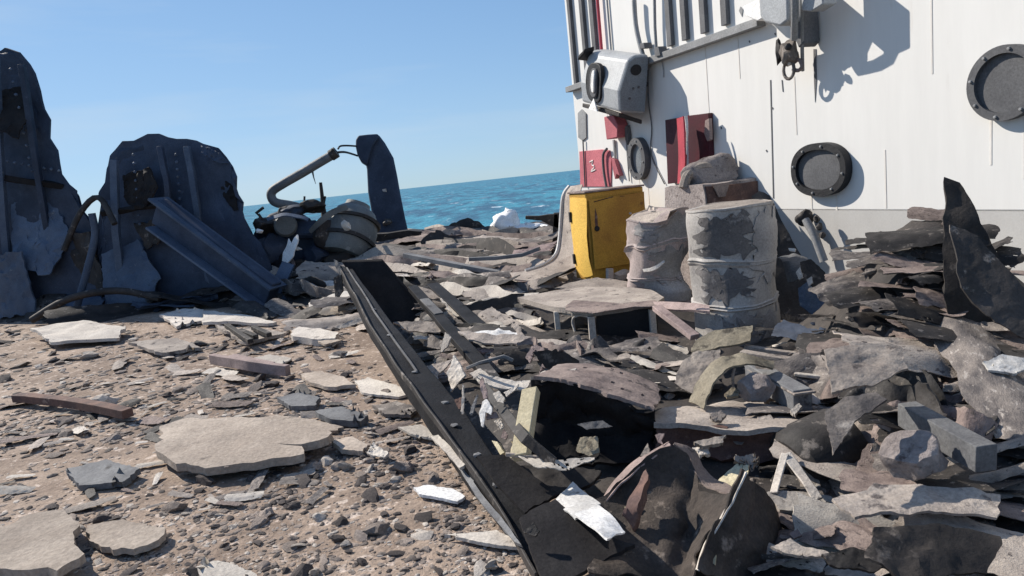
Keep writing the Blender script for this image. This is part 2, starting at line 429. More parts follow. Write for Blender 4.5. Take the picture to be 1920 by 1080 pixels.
def march(px, py):
    d = ray(px, py); t = 1.2
    while t < 24:
        p = EYE + d * t
        if p.z < max(heap(p.x, p.y), 0): return p
        t += .03 * max(1, t * .35)
    return None
# ------------------------------------------------------------------ deckhouse
dh = thing('deckhouse', wpt(7, 0), 'white painted steel deckhouse wall with dark stiffeners and portholes beside the wreckage', 'deckhouse', rz=WROT)
S0, S1, ZT = 9.13, -1.5, 4.9
LOWZ = 1.03
def wbox(name, s0, s1, z0, z1, p0, p1, m, parent=dh, bev=.004):
    P = [wpt(s0, z0, p0), wpt(s1, z0, p0), wpt(s1, z1, p0), wpt(s0, z1, p0)]
    vs, fs = prism(P, WN * (p1 - p0)); return mesh_obj(name, vs, fs, m, parent, 30, 0, bev)
wbox('wall', S0, S1, LOWZ, ZT, -1.6, 0, 'wall_white', bev=.012)
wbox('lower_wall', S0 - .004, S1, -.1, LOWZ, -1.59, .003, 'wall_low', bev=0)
def patch(name, px, p0, p1, m, parent=dh, bev=.003, label=None):
    P = [wq(x, y, p1) for x, y in px]
    vs, fs = prism(P, WN * (p0 - p1)); o = mesh_obj(name, vs, fs, m, parent, 30, 0, bev)
    if label: o['label'] = label
    return o
for x, yb, wd in ((1084, 158, .075), (1106, 150, .085), (1124, 140, .1), (1262, 86, .085), (1290, 75, .085), (1325.5, 62, .085), (1365, 47, .085)):
    P = wq(x, yb); s = P.dot(WD); wbox('stiffener', s + wd / 2, s - wd / 2, P.z, 4.75, .003, .05, 'stiffener')
wbox('ledge', S0 + .02, 5.22, 2.70, 2.775, .002, .1, 'rail_grey')
for s_, z_, l_ in ((8.2, 2.7, .5), (7.1, 2.7, .35), (6.1, 2.7, .7), (5.6, 2.7, .4), (4.9, 2.2, .5), (4.0, 1.5, .45), (6.6, 1.9, .3), (3.6, 2.6, .6)):
    wbox('rust_run', s_ + .005, s_ - .006, z_ - l_, z_, .0005, .003, 'rust_stain', bev=0)
for s_ in (2.9, 1.2):
    wbox('weld_seam', s_, s_ + .014, LOWZ, 4.8, .0, .006, 'wall_white', bev=.002)
for x0, x1 in ((1447, 1450),):
    patch('weld_seam', [(1443.5, 150), (1445.5, 150), (1451, 372), (1449, 372)], 0, .004, 'stiffener', bev=0)
s = ws(1148, 90); tube('conduit', '', '', [wpt(s, 2.8, .02), wpt(s, 4.8, .02)], .012, 'rail_grey', dh)
s = ws(1135, 100); o = tube('pipe', '', '', [wpt(s, 2.8, .05), wpt(s, 4.8, .05)], .02, 'red', dh); o['label'] = 'red painted pipe'
tube('pipe', '', '', [wq(1189, 0, .08), wq(1192, 45, .08), wq(1199, 80, .08), wq(1206, 105, .08), wq(1212, 130, .08)], .028, 'rail_grey', dh, sub=3)
tube('pipe', '', '', [wq(1226, -60, .06), wq(1228, 50, .06), wq(1231, 98, .06)], .018, 'rail_grey', dh)
for px in ([(1199, 82), (1207, 80), (1209, 90), (1200, 92)], [(1226, 90), (1234, 87), (1238, 104), (1228, 106)]):
    patch('pipe_clamp', px, .02, .12, 'stiffener')
tube('cable', '', '', [wq(1246, 345, .015), wq(1221, 290, .015), wq(1222, 240, .015), wq(1216, 190, .015), wq(1215, 130, .015)], .007, 'stiffener', dh, sub=4)
tube('cable', '', '', [wq(1238, 100, .015), wq(1243, 125, .015), wq(1244, 145, .015)], .006, 'rail_grey', dh, sub=4)
tube('conduit', '', '', [wq(1180, 340, .02), wq(1176, 290, .02), wq(1173, 240, .02)], .008, 'rail_grey', dh)
patch('lever', [(1171, 240), (1174, 235), (1177, 255), (1176, 272), (1172, 262)], .003, .06, 'stiffener')
def ring_on_wall(s, z, rs, rz_, e, name, mring, mglass, depth=.06, rim=.045):
    root_parts = []
    n = 48; out = []; inn = []
    for k in range(n):
        a = k * 2 * math.pi / n; c, q = math.cos(a), math.sin(a)
        x = abs(c) ** e * (1 if c > 0 else -1); y = abs(q) ** e * (1 if q > 0 else -1)
        out.append((s + rs * x, z + rz_ * y)); inn.append((s + (rs - rim) * x, z + (rz_ - rim) * y))
    vs = [wpt(a, c, .004) for a, c in out] + [wpt(a, c, depth) for a, c in out] + [wpt(a, c, depth) for a, c in inn] + [wpt(a, c, .004) for a, c in inn]
    fs = []
    for r in range(4):
        for k in range(n):
            a = r * n + k; c = r * n + (k + 1) % n; r2 = (r + 1) % 4
            fs.append((a, c, r2 * n + (k + 1) % n, r2 * n + k))
    o = mesh_obj(name, vs, fs, mring, dh, 40)
    P = [wpt(a, c, depth * .55) for a, c in inn]
    vs, fs = prism(P, WN * -.02); g = mesh_obj('pane', vs, fs, mglass, None, 40)
    g.parent = o
    T = Matrix.Rotation(-WROT, 4, 'Z')
    g.location = T @ (g.location - dh.location) - o.location; g.rotation_euler.z = -WROT
    for k in range(8):
        a = k * math.pi / 4 + .2; c_ = wpt(s + (rs - rim * .5) * math.cos(a), z + (rz_ - rim * .5) * math.sin(a), depth)
        vs, fs = lathe_data([(.002, 0), (.011, 0), (.009, .012), (.002, .013)], c_, WN, 8); mesh_obj('bolt', vs, fs, 'rail_grey', dh, 30)
    for k in range(2):
        q = s + rs * (.5 - k * .9); wbox('rust_run', q + .006, q - .006 - .006 * k, z - rz_ - .28 - .1 * k, z - rz_ + .01, .0005, .003, 'rust_stain', bev=0)
    return o
P = wq(1204, 297); ring_on_wall(P.dot(WD), P.z, .2, .255, 1, 'porthole', 'stiffener', 'glass', .09, .075)
P = wq(1545, 317); ring_on_wall(P.dot(WD), P.z, .3, .225, .88, 'porthole', 'black', 'stiffener', .08, .055)
P = wq(1893, 155); ring_on_wall(P.dot(WD), P.z, .235, .235, 1, 'porthole', 'stiffener', 'stiffener', .07, .05)
patch('name_plate', [(1083, 212), (1090, 205), (1098, 213), (1099, 258), (1092, 264), (1084, 258)], .002, .02, 'rail_grey')
patch('painted_panel', [(1086, 284), (1128, 280), (1143, 282), (1146, 300), (1145, 350), (1088, 350)], .002, .015, 'fadedred', label='faded red painted panel low on the wall corner')
tube('conduit', '', '', [wq(1097, 350, .03), wq(1093, 262, .03)], .01, 'stiffener', dh)
tube('conduit', '', '', [wq(1137, 350, .05), wq(1132, 320, .05), wq(1131, 290, .05), wq(1138, 279, .05)], .018, 'stiffener', dh, sub=3)
tube('painted_mark', '', '', [wq(1106, 304, .018), wq(1112, 301, .018), wq(1110, 309, .018), wq(1115, 312, .018), wq(1108, 322, .018), wq(1117, 318, .018)], .009, 'white', dh, sub=3)
patch('paint_flap', [(1146, 296), (1152, 300), (1158, 318), (1162, 330), (1156, 326), (1153, 336), (1149, 318)], .002, .06, 'fadedred')
patch('scuff', [(1385, 20), (1388, 12), (1393, 18), (1391, 32)], .001, .006, 'rail_grey')
for x, y in ((1358, 293), (1284, 60), (1437, 283), (1448, 203), (1453, 64), (1405, 78), (1352, 240)):
    patch('paint_chip', [(x - 1.6, y - 1), (x, y - 2.4), (x + 1.6, y), (x + .3, y + 2.6)], .001, .005, 'stiffener', bev=0)
for px in ([(1465, 150), (1466.5, 150), (1468.5, 172), (1467, 172)], [(1525, 92), (1530, 92), (1531, 150), (1528, 192), (1526, 150)]):
    patch('rust_streak', px, .001, .005, 'stiffener', bev=0)
# things hung on the wall
P = wq(1133, 218)
t = thing('fire_bucket_box', wq(1145, 262), 'small faded red box on the wall under the hanging grey unit', 'box', rz=WROT)
patch('body', [(1132, 219), (1150, 216), (1158, 235), (1157, 258), (1137, 262)], .01, .16, 'fadedred', t, .01)
patch('bracket', [(1140, 209), (1146, 209), (1147, 219), (1141, 219)], .01, .08, 'white', t)
patch('strap', [(1148, 262), (1151, 262), (1153, 298), (1151, 298)], .01, .03, 'rail_grey', t)
t = thing('fire_hose_cabinet', wq(1290, 340), 'dark red wall cabinet with its bright red door torn open, above the concrete block', 'cabinet', rz=WROT)
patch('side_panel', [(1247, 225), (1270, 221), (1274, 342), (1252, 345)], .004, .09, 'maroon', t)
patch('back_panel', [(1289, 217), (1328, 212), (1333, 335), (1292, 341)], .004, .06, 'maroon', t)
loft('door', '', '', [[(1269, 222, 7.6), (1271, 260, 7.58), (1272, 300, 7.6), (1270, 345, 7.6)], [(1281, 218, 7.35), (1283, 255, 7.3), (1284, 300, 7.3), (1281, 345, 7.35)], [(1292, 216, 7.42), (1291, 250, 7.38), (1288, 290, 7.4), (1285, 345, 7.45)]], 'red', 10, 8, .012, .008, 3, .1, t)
loft('door_edge', '', '', [[(1284, 217, 7.3), (1287, 250, 7.27), (1287, 290, 7.29)], [(1290, 216, 7.3), (1291, 250, 7.27), (1288.5, 290, 7.29)]], 'white', 8, 2, .01, .004, 3, .1, t)
patch('torn_lining', [(1322, 226), (1329, 222), (1331, 262), (1326, 265), (1320, 250)], .06, .1, 'pink', t)
# hanging air-conditioner-like unit, knocked askew
t = thing('ventilation_unit', wq(1150, 150, .3), 'grey boxy ventilation unit hanging askew from the wall ledge', 'ventilation unit', rz=WROT)
ux = -WN; uy = WD; uz = V((0, 0, 1))
tilt = Matrix.Rotation(rad(-15), 3, WN)
A1 = tilt @ (-WD); A3 = tilt @ uz; A2 = WN
C0 = wq(1150, 152, .28)
def au(a, b_, c): return C0 + A1 * a + A2 * b_ + A3 * c
W2, D2, H2 = .47, .17, .33
prof = [(-D2, -H2), (D2, -H2 + .04), (D2 + .03, -.05), (D2 - .07, H2 - .05), (D2 - .15, H2), (-D2, H2)]
vs, fs = prism([au(-W2, a, c) for a, c in prof], A1 * 2 * W2); mesh_obj('casing', vs, fs, 'ac_grey', t, 0, 0, .03)
vs, fs = prism([au(-W2 - .02, -D2 - .02, -H2 - .11), au(-W2 - .02, D2 - .02, -H2 - .03), au(W2 - .08, D2 - .04, -H2 - .03), au(W2 - .05, -D2, -H2 - .13)], A3 * .05)
mesh_obj('base_tray', vs, fs, 'char', t, 30, 0, .01)
def oval(c0, c1, ra, rb, dep, n=28, q=.7):
    P = []
    for k in range(n):
        a = k * 2 * math.pi / n; c, s_ = math.cos(a), math.sin(a)
        P.append(au(c0 + ra * abs(c) ** q * (1 if c > 0 else -1), D2 + dep + .025 - abs(c1 + rb * s_) * .1, c1 + rb * abs(s_) ** q * (1 if s_ > 0 else -1)))
    return P
vs, fs = prism(oval(-.1, -.02, .19, .23, .03), A2 * -.05); mesh_obj('intake', vs, fs, 'black', t, 30, 0, .008)
vs, fs = prism(oval(-.08, -.02, .09, .17, .05), A2 * -.03); g = mesh_obj('intake_frame', vs, fs, 'stiffener', t, 30, 0, .01)
vs, fs = prism(oval(-.06, 0, .04, .13, .065), A2 * -.03); mesh_obj('louvre', vs, fs, 'white', t, 30, 0, .006)
vs, fs = prism([au(W2 + .001, a * .93, c * .93) for a, c in prof], A1 * .012); mesh_obj('side_shade', vs, fs, 'ac_side_shade', t, 0, 0, .006)  # added sheet that carries the painted shade of this side
P0 = au(W2 + .016, 0, .17)
vs, fs = prism([P0 + A2 * .07 * math.cos(k * math.pi / 10) + A3 * .06 * math.sin(k * math.pi / 10) for k in range(20)], A1 * .006); mesh_obj('cable_gland', vs, fs, 'black', t)
for a, c in ((-.05, -.02), (.06, -.14), (.02, -.03)):
    P0 = au(W2 + .015, a, c); vs, fs = prism([P0 + A2 * .016 * math.cos(k * 1.05) + A3 * .016 * math.sin(k * 1.05) for k in range(6)], A1 * .005); mesh_obj('bolt', vs, fs, 'stiffener', t)
vs, fs = prism([au(-W2 - .03, D2 - .1, H2 - .14), au(-W2 - .03, D2 + .06, H2 - .12), au(-W2 + .1, D2 + .04, H2 - .03), au(-W2 + .1, D2 - .1, H2)], A3 * .05); mesh_obj('corner_bracket', vs, fs, 'black', t, 30, 0, .01)
vs, fs = prism([au(-.2, D2 + .03, -H2 - .01), au(.02, D2 + .035, -H2 - .01), au(-.1, D2 + .02, -H2 + .13)], A2 * .015); mesh_obj('gusset', vs, fs, 'white', t)
tube('hanger', '', '', [au(W2 - .1, -D2, H2 - .1), wq(1206, 135, .1), wq(1211, 128, .04)], .022, 'char', t, sub=3)
tube('hanger', '', '', [au(W2 - .02, -D2, 0), wq(1203, 150, .05)], .03, 'black', t, sub=2)
# bracket and pulley, top right of the wall
t = thing('davit_bracket', wq(1455, 40, .2), 'grey steel bracket box on the wall at the end of the ledge', 'bracket', rz=WROT)
patch('box', [(1420, -30), (1475, -40), (1478, 38), (1462, 50), (1432, 42), (1424, 30)], .005, .34, 'ac_grey', t, .02)
patch('gusset', [(1393, 12), (1427, -4), (1430, 34), (1420, 40), (1398, 30)], .05, .2, 'white', t, .01)
patch('knee', [(1476, -20), (1500, -30), (1506, 80), (1497, 90), (1486, 60), (1478, 44)], .02, .2, 'stiffener', t, .01)
tube('arm', '', '', [wq(1487, -60, .42), wq(1490, 20, .38), wq(1489, 72, .26)], .03, 'rail_grey', t, sub=3)
tube('arm', '', '', [wq(1502, -60, .3), wq(1503, 40, .26), wq(1505, 132, .06)], .016, 'rail_grey', t, sub=3)
patch('cap_plate', [(1500, -50), (1541, -60), (1543, 8), (1520, 22), (1503, 20)], .2, .34, 'ac_grey', t, .01)
t = thing('pulley_block', wq(1480, 100, .2), 'rusty grey pulley block with a ring shackle hanging on the white wall', 'pulley block', rz=WROT)
pc = wq(1480, 95, .18)
vs, fs = lump_data(pc, (.1, .09, .12), 5, .35, 3, 4); mesh_obj('shell', vs, fs, 'dust_dark', t, 30)
vs, fs = lump_data(wq(1461, 98, .2), (.035, .03, .1), 7, .5, 2, 3); mesh_obj('cheek', vs, fs, 'char', t, 30)
vs, fs = lump_data(wq(1478, 88, .26), (.03, .03, .03), 8, .2, 2, 1); mesh_obj('pin', vs, fs, 'black', t, 30)
def loop(cx, cy, p, rx, ry, r, name, par):
    c = wq(cx, cy, p); P = [c + WD * rx * math.cos(k * math.pi / 8) + uz * ry * math.sin(k * math.pi / 8) for k in range(17)]
    return tube(name, '', '', P, r, 'dust_dark', par)
loop(1479, 131, .17, .06, .075, .014, 'ring', t)
tube('hook', '', '', [wq(1488, 118, .15), wq(1498, 112, .15), wq(1504, 124, .15), wq(1497, 132, .15), wq(1487, 130, .15)], .016, 'pink', t, sub=3)
tube('hook', '', '', [wq(1478, 108, .18), wq(1481, 122, .18)], .02, 'pale', t)
t = thing('valve_wheel', wq(1520, 430, .1), 'dark valve with dangling fittings low on the grey wall band by the tarpaulin', 'valve', rz=WROT)
vs, fs = lump_data(wq(1507, 410, .08), (.08, .05, .09), 21, .2, 3, 3); mesh_obj('valve_body', vs, fs, 'soot', t)
tube('pipe', '', '', [wq(1510, 412, .1), wq(1526, 440, .1), wq(1545, 490, .08)], .035, 'rail_grey', t, sub=3)
for q in ((1532, 410), (1537, 425), (1541, 440)):
    vs, fs = lump_data(wq(q[0], q[1], .12), (.03, .03, .035), int(q[0]), .3, 2, 3); mesh_obj('fitting', vs, fs, 'char', t)
# ------------------------------------------------------------------ far-left wreckage
def slab_thing(name, label, cat, px, Y, dep, m, bev=.03, skew=(0, 0), parent=None, wob=.0):
    """thick wreck plate: front outline at distance Y, carried back by dep metres"""
    pts = [at(x, y, Y + (x - px[0][0]) * skew[0] + (y - px[0][1]) * skew[1]) for x, y in px]
    cx = sum(p.x / p.y for p in pts) / len(pts); vs, fs = prism(pts, V((cx * dep, dep, 0))); o = mesh_obj(name, vs, fs, m, parent, 25, 0, bev)
    if not parent: tag(o, label, cat)
    return o
HA = [(180, 590), (183, 430), (192, 372), (186, 350), (200, 330), (204, 300), (222, 282), (228, 266), (262, 262), (276, 254), (310, 257), (345, 264), (381, 273), (404, 283), (418, 298), (428, 318), (437, 340), (445, 368), (449, 395), (462, 420), (485, 455), (508, 500), (524, 545), (524, 575)]
HB = [(-80, 610), (-80, 92), (-30, 80), (-4, 88), (14, 82), (36, 92), (52, 112), (58, 134), (70, 158), (76, 196), (88, 214), (94, 250), (112, 300), (118, 330), (150, 352), (160, 388), (176, 420), (190, 470), (196, 520), (210, 590)]
def hulk(label, out, Y, seed, ribs, plates, seams):
    t = thing('wrecked_cowl', gz(out[0][0] + 90, 585, 0), label, 'wreck')
    slab_thing('core', '', '', [(x * .95 + 6, y + 12) for x, y in out], Y + .22, .8, 'navy', .05, parent=t)
    torn('plating', '', '', out, 'navy', Y=Y, n=(-.15, -1, .12), thick=.05, crumple=.022, cf=5, edge=.03, parent=t)
    for px, m, dY in plates:
        torn('torn_plate', '', '', px, m, Y=Y - dY, n=(rnd.uniform(-.5, .1), -1, rnd.uniform(0, .5)), thick=.03, crumple=.035, cf=4, edge=.06, parent=t)
    for a_, c_, w_, m in ribs:
        bar('rib', '', '', [at(a_[0], a_[1], Y - .12), at((a_[0] + c_[0]) / 2 + rnd.uniform(-6, 6), (a_[1] + c_[1]) / 2, Y - .2), at(c_[0], c_[1], Y - .14)], w_, .09, m, t, side=(1, 0, .1), sub=3, wob=.02)
    for a_, c_ in seams:
        for k in range(9):
            u = k / 8; vs, fs = lump_data(at(a_[0] + (c_[0] - a_[0]) * u, a_[1] + (c_[1] - a_[1]) * u, Y - .13), (.03, .03, .03), seed + k, .2, 1, 1); mesh_obj('rivet', vs, fs, 'navy_pale', t, 30)
    return t
t = hulk('tall wrecked cowl plating, dark blue from painted haze, left of the bent elbow pipe, with curved torn edge', HA, 12.4, 900,
  [((215, 300), (232, 570), .12, 'navy_pale'), ((300, 275), (318, 400), .09, 'navy'), ((350, 275), (372, 420), .1, 'navy_pale'), ((190, 400), (330, 380), .08, 'plate_black')],
  [([(408, 312), (424, 322), (438, 352), (446, 392), (436, 394), (420, 368), (410, 340)], 'plate_black', .12), ([(381, 425), (430, 440), (480, 470), (510, 510), (520, 545), (440, 560), (381, 520)], 'navy_pale', .18),
   ([(376, 272), (396, 278), (414, 290), (428, 306), (412, 306), (396, 298), (380, 288)], 'navy', .3), ([(230, 330), (280, 312), (296, 352), (270, 392), (236, 380)], 'plate_black', .14), ([(190, 480), (260, 450), (300, 520), (280, 575), (200, 585)], 'navy_pale', .3), ([(250, 420), (310, 410), (322, 440), (276, 470)], 'char', .2)],
  [((330, 290), (340, 400)), ((250, 290), (262, 420))])
hulk('largest wrecked cowl, dark blue from painted haze, rising highest at the far left of the deck', HB, 12.9, 940,
  [((-10, 110), (20, 560), .12, 'navy_pale'), ((40, 120), (110, 540), .1, 'navy'), ((-10, 330), (120, 350), .1, 'plate_black')],
  [([(0, 170), (40, 160), (52, 220), (30, 260), (-10, 240)], 'plate_black', .14), ([(20, 380), (100, 370), (130, 450), (90, 520), (20, 500)], 'navy_pale', .22), ([(110, 440), (170, 430), (200, 540), (190, 590), (130, 585)], 'char', .3), ([(-20, 480), (40, 470), (70, 590), (-20, 600)], 'navy_pale', .4)],
  [((20, 130), (60, 320)), ((0, 300), (110, 320))])
for i, (P_, r_, m_, lb) in enumerate((
    ([(120, 470, 12.0), (150, 400, 12.1), (185, 370, 12.1), (215, 420, 11.9)], .05, 'char', 'sagging dark hose looped between the two blue cowls'),
    ([(140, 590, 11.8), (165, 500, 11.9), (178, 440, 12.0), (172, 400, 12.0)], .06, 'navy_pale', 'slate blue pipe stub standing between the two blue cowls'),
    ([(60, 600, 11.6), (130, 560, 11.6), (220, 545, 11.6), (300, 560, 11.5)], .06, 'soot', 'black pipe lying along the foot of the two blue cowls'))):
    tube('wreck_pipe', lb, 'pipe', [at(*q) for q in P_], r_, m_, seg=8, sub=4)
t = thing('bent_pipe', at(540, 385, 13.2), 'dented pale grey pipe bent like an elbow, beside the leaning slab post', 'pipe')
tube('pipe_run', '', '', [at(572, 392, 13.4), at(545, 385, 13.3), at(518, 380, 13.2), at(509, 370, 13.2), at(511, 358, 13.2), at(530, 345, 13.2), at(565, 325, 13.2), at(600, 304, 13.2), at(629, 287, 13.2)], .085, 'pipe_grey', t, 12, sub=5)
tube('collar', '', '', [at(620, 292, 13.2), at(631, 285, 13.2)], .105, 'char', t, 10)
tube('split_lip', '', '', [at(622, 284, 13.1), at(624, 279, 13.1)], .03, 'char', t, 6)
tube('fringe', '', '', [at(586, 322, 13.1), at(588, 332, 13.1), at(592, 345, 13.1)], .02, 'tank', t, 6, r2=.004)
tube('dangling_wire', 'thin wire stretching from the pipe mouth to the leaning slab post', 'wire', [at(630, 286, 13.2), at(645, 285, 13.6), at(658, 288, 14.6), at(670, 292, 15.8)], .022, 'char', sub=4)
tube('dangling_wire', 'short curled wire end sticking out from the slab post head', 'wire', [at(634, 279, 15), at(638, 274, 15.2), at(650, 273, 15.5), at(668, 274, 15.9)], .02, 'char', sub=4)
# leaning post
t = thing('slab_post', at(735, 432, 16), 'tall dark navy slab post with a broken hooked head at the deck edge', 'post')
slab_thing('shaft', '', '', [(701, 440), (697, 400), (690, 360), (688, 318), (682, 290), (690, 262), (709, 251), (722, 268), (738, 296), (745, 330), (752, 370), (760, 410), (767, 440)], 16, .55, 'navy', .05, parent=t)
slab_thing('broken_head', '', '', [(667, 262), (672, 254), (690, 252), (708, 251), (712, 256), (702, 268), (694, 288), (688, 310), (677, 303), (670, 290), (667, 276)], 15.85, .8, 'navy', .03, parent=t)
vs, fs = lump_data(at(728, 417, 15.9), (.12, .1, .1), 31, .4, 2, 3); mesh_obj('torn_lug', vs, fs, 'char', t)
torn('chip', '', '', [(717, 355), (724, 354), (725, 360), (718, 359)], 'pale', Y=15.94, n=(0, -1, .1), thick=.02, parent=t)
# tank / buoy
t = thing('mooring_buoy', at(655, 465, 12.6), 'dented grey green buoy-shaped tank banded with hoops, lying among the far wreckage', 'tank')
bb = at(645, 478, 12.6); ba = at(672, 384, 13.0) - bb
def bdent(p, r, h, a): return p + nvec(p, 1.4, 3) * .05 * (r > .1)
R0 = .5
vs, fs = lathe_data([(.05, -.02), (R0 * .9, -.02), (R0, .06), (R0 * 1.0, .3), (R0 * .98, .5), (R0 * .9, .7), (R0 * .74, .86), (R0 * .5, .95), (R0 * .46, 1.02), (.05, 1.03)], bb, ba, 40, bdent); mesh_obj('shell', vs, fs, 'tank', t, 35)
for h in (.28, .66):
    k = 1.0 if h < .5 else .925
    vs, fs = lathe_data([(R0 * k, h - .035), (R0 * k + .045, h - .03), (R0 * k + .045, h + .03), (R0 * k, h + .035)], bb, ba, 40, bdent); mesh_obj('hoop', vs, fs, 'char', t, 35)
vs, fs = lump_data(at(647, 424, 12.1), (.1, .05, .1), 12, .4, 2, 4); mesh_obj('dent_patch', vs, fs, 'pale', t)
loft('flange_plate', '', '', [[(578, 432, 12.2), (600, 408, 12.1), (622, 392, 12.2), (650, 384, 12.4)], [(583, 438, 12.2), (606, 418, 12.1), (628, 402, 12.2), (654, 392, 12.4)]], 'tank', 12, 3, .02, .006, 3, .05, t)
tube('iron_rod', 'thin dark upright rod standing behind the banded tank', 'rod', [at(607, 420, 13.4), at(605, 380, 13.4), at(601, 342, 13.4)], .05, 'soot', r2=.03, seg=6, sub=3)
tube('iron_rod', 'short dark forked rod stub right of the upright rod', 'rod', [at(612, 410, 13.4), at(607, 385, 13.4), at(610, 368, 13.4)], .035, 'soot', r2=.02, seg=6, sub=3)
tube('iron_rod', 'small bent dark rod with a flag end sticking up by the cowl', 'rod', [at(492, 412, 12.2), at(485, 402, 12.2), at(480, 400, 12.2), at(494, 389, 12.2)], .025, 'soot', seg=6)
tube('iron_rod', 'stub of rod on the sea edge between pipe and tank', 'rod', [at(570, 388, 13.2), at(571, 368, 13.2)], .02, 'soot', seg=6)
# wrecked winch
t = thing('wrecked_winch', gz(540, 515, .1), 'burnt dark winch machinery piled between the cowl and the banded tank', 'winch')
slab_thing('housing', '', '', [(470, 520), (468, 455), (482, 425), (505, 402), (530, 394), (558, 396), (582, 410), (600, 440), (612, 470), (622, 520)], 12.7, .8, 'navy', .06, parent=t)
for i, (x, y, a, c, m) in enumerate(((500, 420, .22, .2, 'soot'), (535, 402, .25, .16, 'char'), (585, 388, .27, .17, 'soot'), (560, 396, .3, .12, 'navy'), (575, 430, .3, .2, 'navy'), (612, 440, .25, .3, 'soot'), (600, 480, .3, .25, 'navy'), (510, 470, .3, .3, 'navy'), (560, 500, .4, .2, 'soot'), (485, 500, .3, .3, 'navy'), (640, 488, .4, .22, 'soot'), (596, 505, .3, .14, 'char'))):
    vs, fs = lump_data(at(x, y, 12.5), (a, .25, c), 40 + i, .3, 3, 6); mesh_obj('casting', vs, fs, m, t, 30)
vs, fs = lathe_data([(.02, 0), (.16, 0), (.2, .06), (.17, .12), (.02, .13)], at(536, 424, 12.3), V((.3, -1, .2)), 20); mesh_obj('end_cap', vs, fs, 'tank', t, 30)
loft('cover_lip', '', '', [[(500, 410, 12.1), (530, 398, 12.1), (560, 402, 12.1), (580, 408, 12.1)], [(502, 415, 12), (532, 404, 12), (560, 408, 12), (578, 414, 12)]], 'navy_pale', 10, 2, .02, .01, 3, .1, t)
vs, fs = lump_data(at(487, 433, 12.1), (.06, .05, .05), 71, .3, 2, 3); mesh_obj('knob', vs, fs, 'white', t)
torn('ragged_scrap', 'ragged white scrap standing up against the dark winch', 'scrap', [(541, 447), (546, 456), (551, 446), (558, 439), (559, 452), (552, 470), (549, 482), (541, 493), (529, 489), (531, 474), (537, 462)], 'white', Y=11.9, n=(-.5, -.8, .3), thick=.02, crumple=.015)
torn('ragged_scrap', 'small pinkish torn scrap below the ragged white one', 'scrap', [(545, 482), (549, 486), (553, 497), (549, 496), (543, 488)], 'pink', Y=11.9, n=(-.4, -.8, .4), thick=.02)
torn('ragged_scrap', 'thin pale sliver right of the ragged white scrap', 'scrap', [(551, 465), (558, 462), (566, 466), (556, 468)], 'pale', Y=11.9, n=(-.1, -.5, .8), thick=.02)
def yline(p, q, Y0, Y1, n):
    out = []
    for i in range(n + 1):
        t_ = i / n; out.append(at(p[0] + (q[0] - p[0]) * t_, p[1] + (q[1] - p[1]) * t_, 1 / ((1 - t_) / Y0 + t_ / Y1)))
    return out
t = thing('box_girder', gz(515, 570, 0), 'box girder, dark blue from painted haze, slanting down in front of the wrecked cowl', 'girder')
bar('web', '', '', yline((300, 395), (512, 553), 11.9, 11.0, 4), .22, .46, 'navy', t, bev=.02)
bar('flange', '', '', yline((296, 372), (522, 540), 11.85, 10.95, 4), .4, .04, 'navy_pale', t)
bar('flange', '', '', yline((292, 425), (500, 573), 11.85, 10.95, 4), .4, .04, 'navy_pale', t)
bar('leaning_plank', 'plank, dark blue from painted haze, leaning between the girder and the winch', 'plank', yline((541, 494), (510, 560), 11.6, 11.3, 2), .22, .05, 'navy_pale', side=(1, 0, 0))
for i, (px, m, lb) in enumerate((
    ([(381, 582), (400, 580), (430, 588), (470, 592), (522, 602), (500, 606), (440, 602), (381, 604)], 'pale', 'long pale torn sheet lying flat at the front of the blue girder'),
    ([(300, 590), (340, 578), (381, 580), (381, 600), (330, 612)], 'pale', 'pale torn sheet lying left of the long one by the girder'),
    ([(403, 606), (440, 612), (500, 616), (540, 622), (505, 630), (465, 640), (440, 632)], 'dust', 'flattened grey frame panel with slots on the gritty deck'),
    ([(60, 620), (160, 606), (240, 618), (220, 640), (100, 648)], 'pale', 'broad pale torn sheet on the deck under the largest cowl'),
    ([(240, 640), (330, 632), (375, 650), (300, 662)], 'dust', 'thin dusty sheet on the deck between the pale sheets and red channel'))):
    torn('torn_sheet', lb, 'sheet metal', px, m, z=.09, n=(.02, -.04, 1), thick=.04, crumple=.012, edge=.12)
for i, q in enumerate(((450, 620, 480, 632), (475, 614, 505, 628), (425, 610, 470, 640))):
    bar('frame_slat', ['dark slat across the middle of the flattened grey frame', 'dark slat at the right end of the flattened grey frame', 'long dark slat along the left edge of the flattened grey frame'][i], 'slat', [gz(q[0], q[1], .13), gz(q[2], q[3], .12)], .06, .05, 'char')
# ------------------------------------------------------------------ far edge of the deck
torn('tarpaulin', 'black crumpled tarpaulin mound on the far deck edge left of the white bag', 'tarpaulin', [(820, 436), (838, 424), (862, 413), (876, 408), (886, 408), (900, 414), (912, 424), (915, 436)], 'soot', Y=15.2, n=(0, -1, .35), thick=.3, crumple=.03)
vs, fs = join(lump_data(at(945, 424, 15.3), (.32, .25, .3), 90, .5, 3, 2), lump_data(at(958, 408, 15.4), (.17, .14, .2), 91, .5, 3, 2), lump_data(at(985, 428, 15.2), (.34, .2, .12), 92, .5, 3, 2), lump_data(at(1018, 434, 15.0), (.2, .2, .14), 93, .5, 3, 2))
tag(mesh_obj('plastic_bag', vs, fs, 'white', None, 50), 'bright white crumpled plastic bag on the far deck edge', 'bag')
t = thing('hinge_bracket', at(1045, 450, 12), 'black steel bracket arm pointing left in front of the sea beside the curved sheet', 'bracket')
slab_thing('arm', '', '', [(985, 405), (1010, 405), (1030, 402), (1046, 401), (1050, 430), (1034, 424), (1015, 414), (985, 411)], 11.5, .15, 'soot', .01, parent=t)
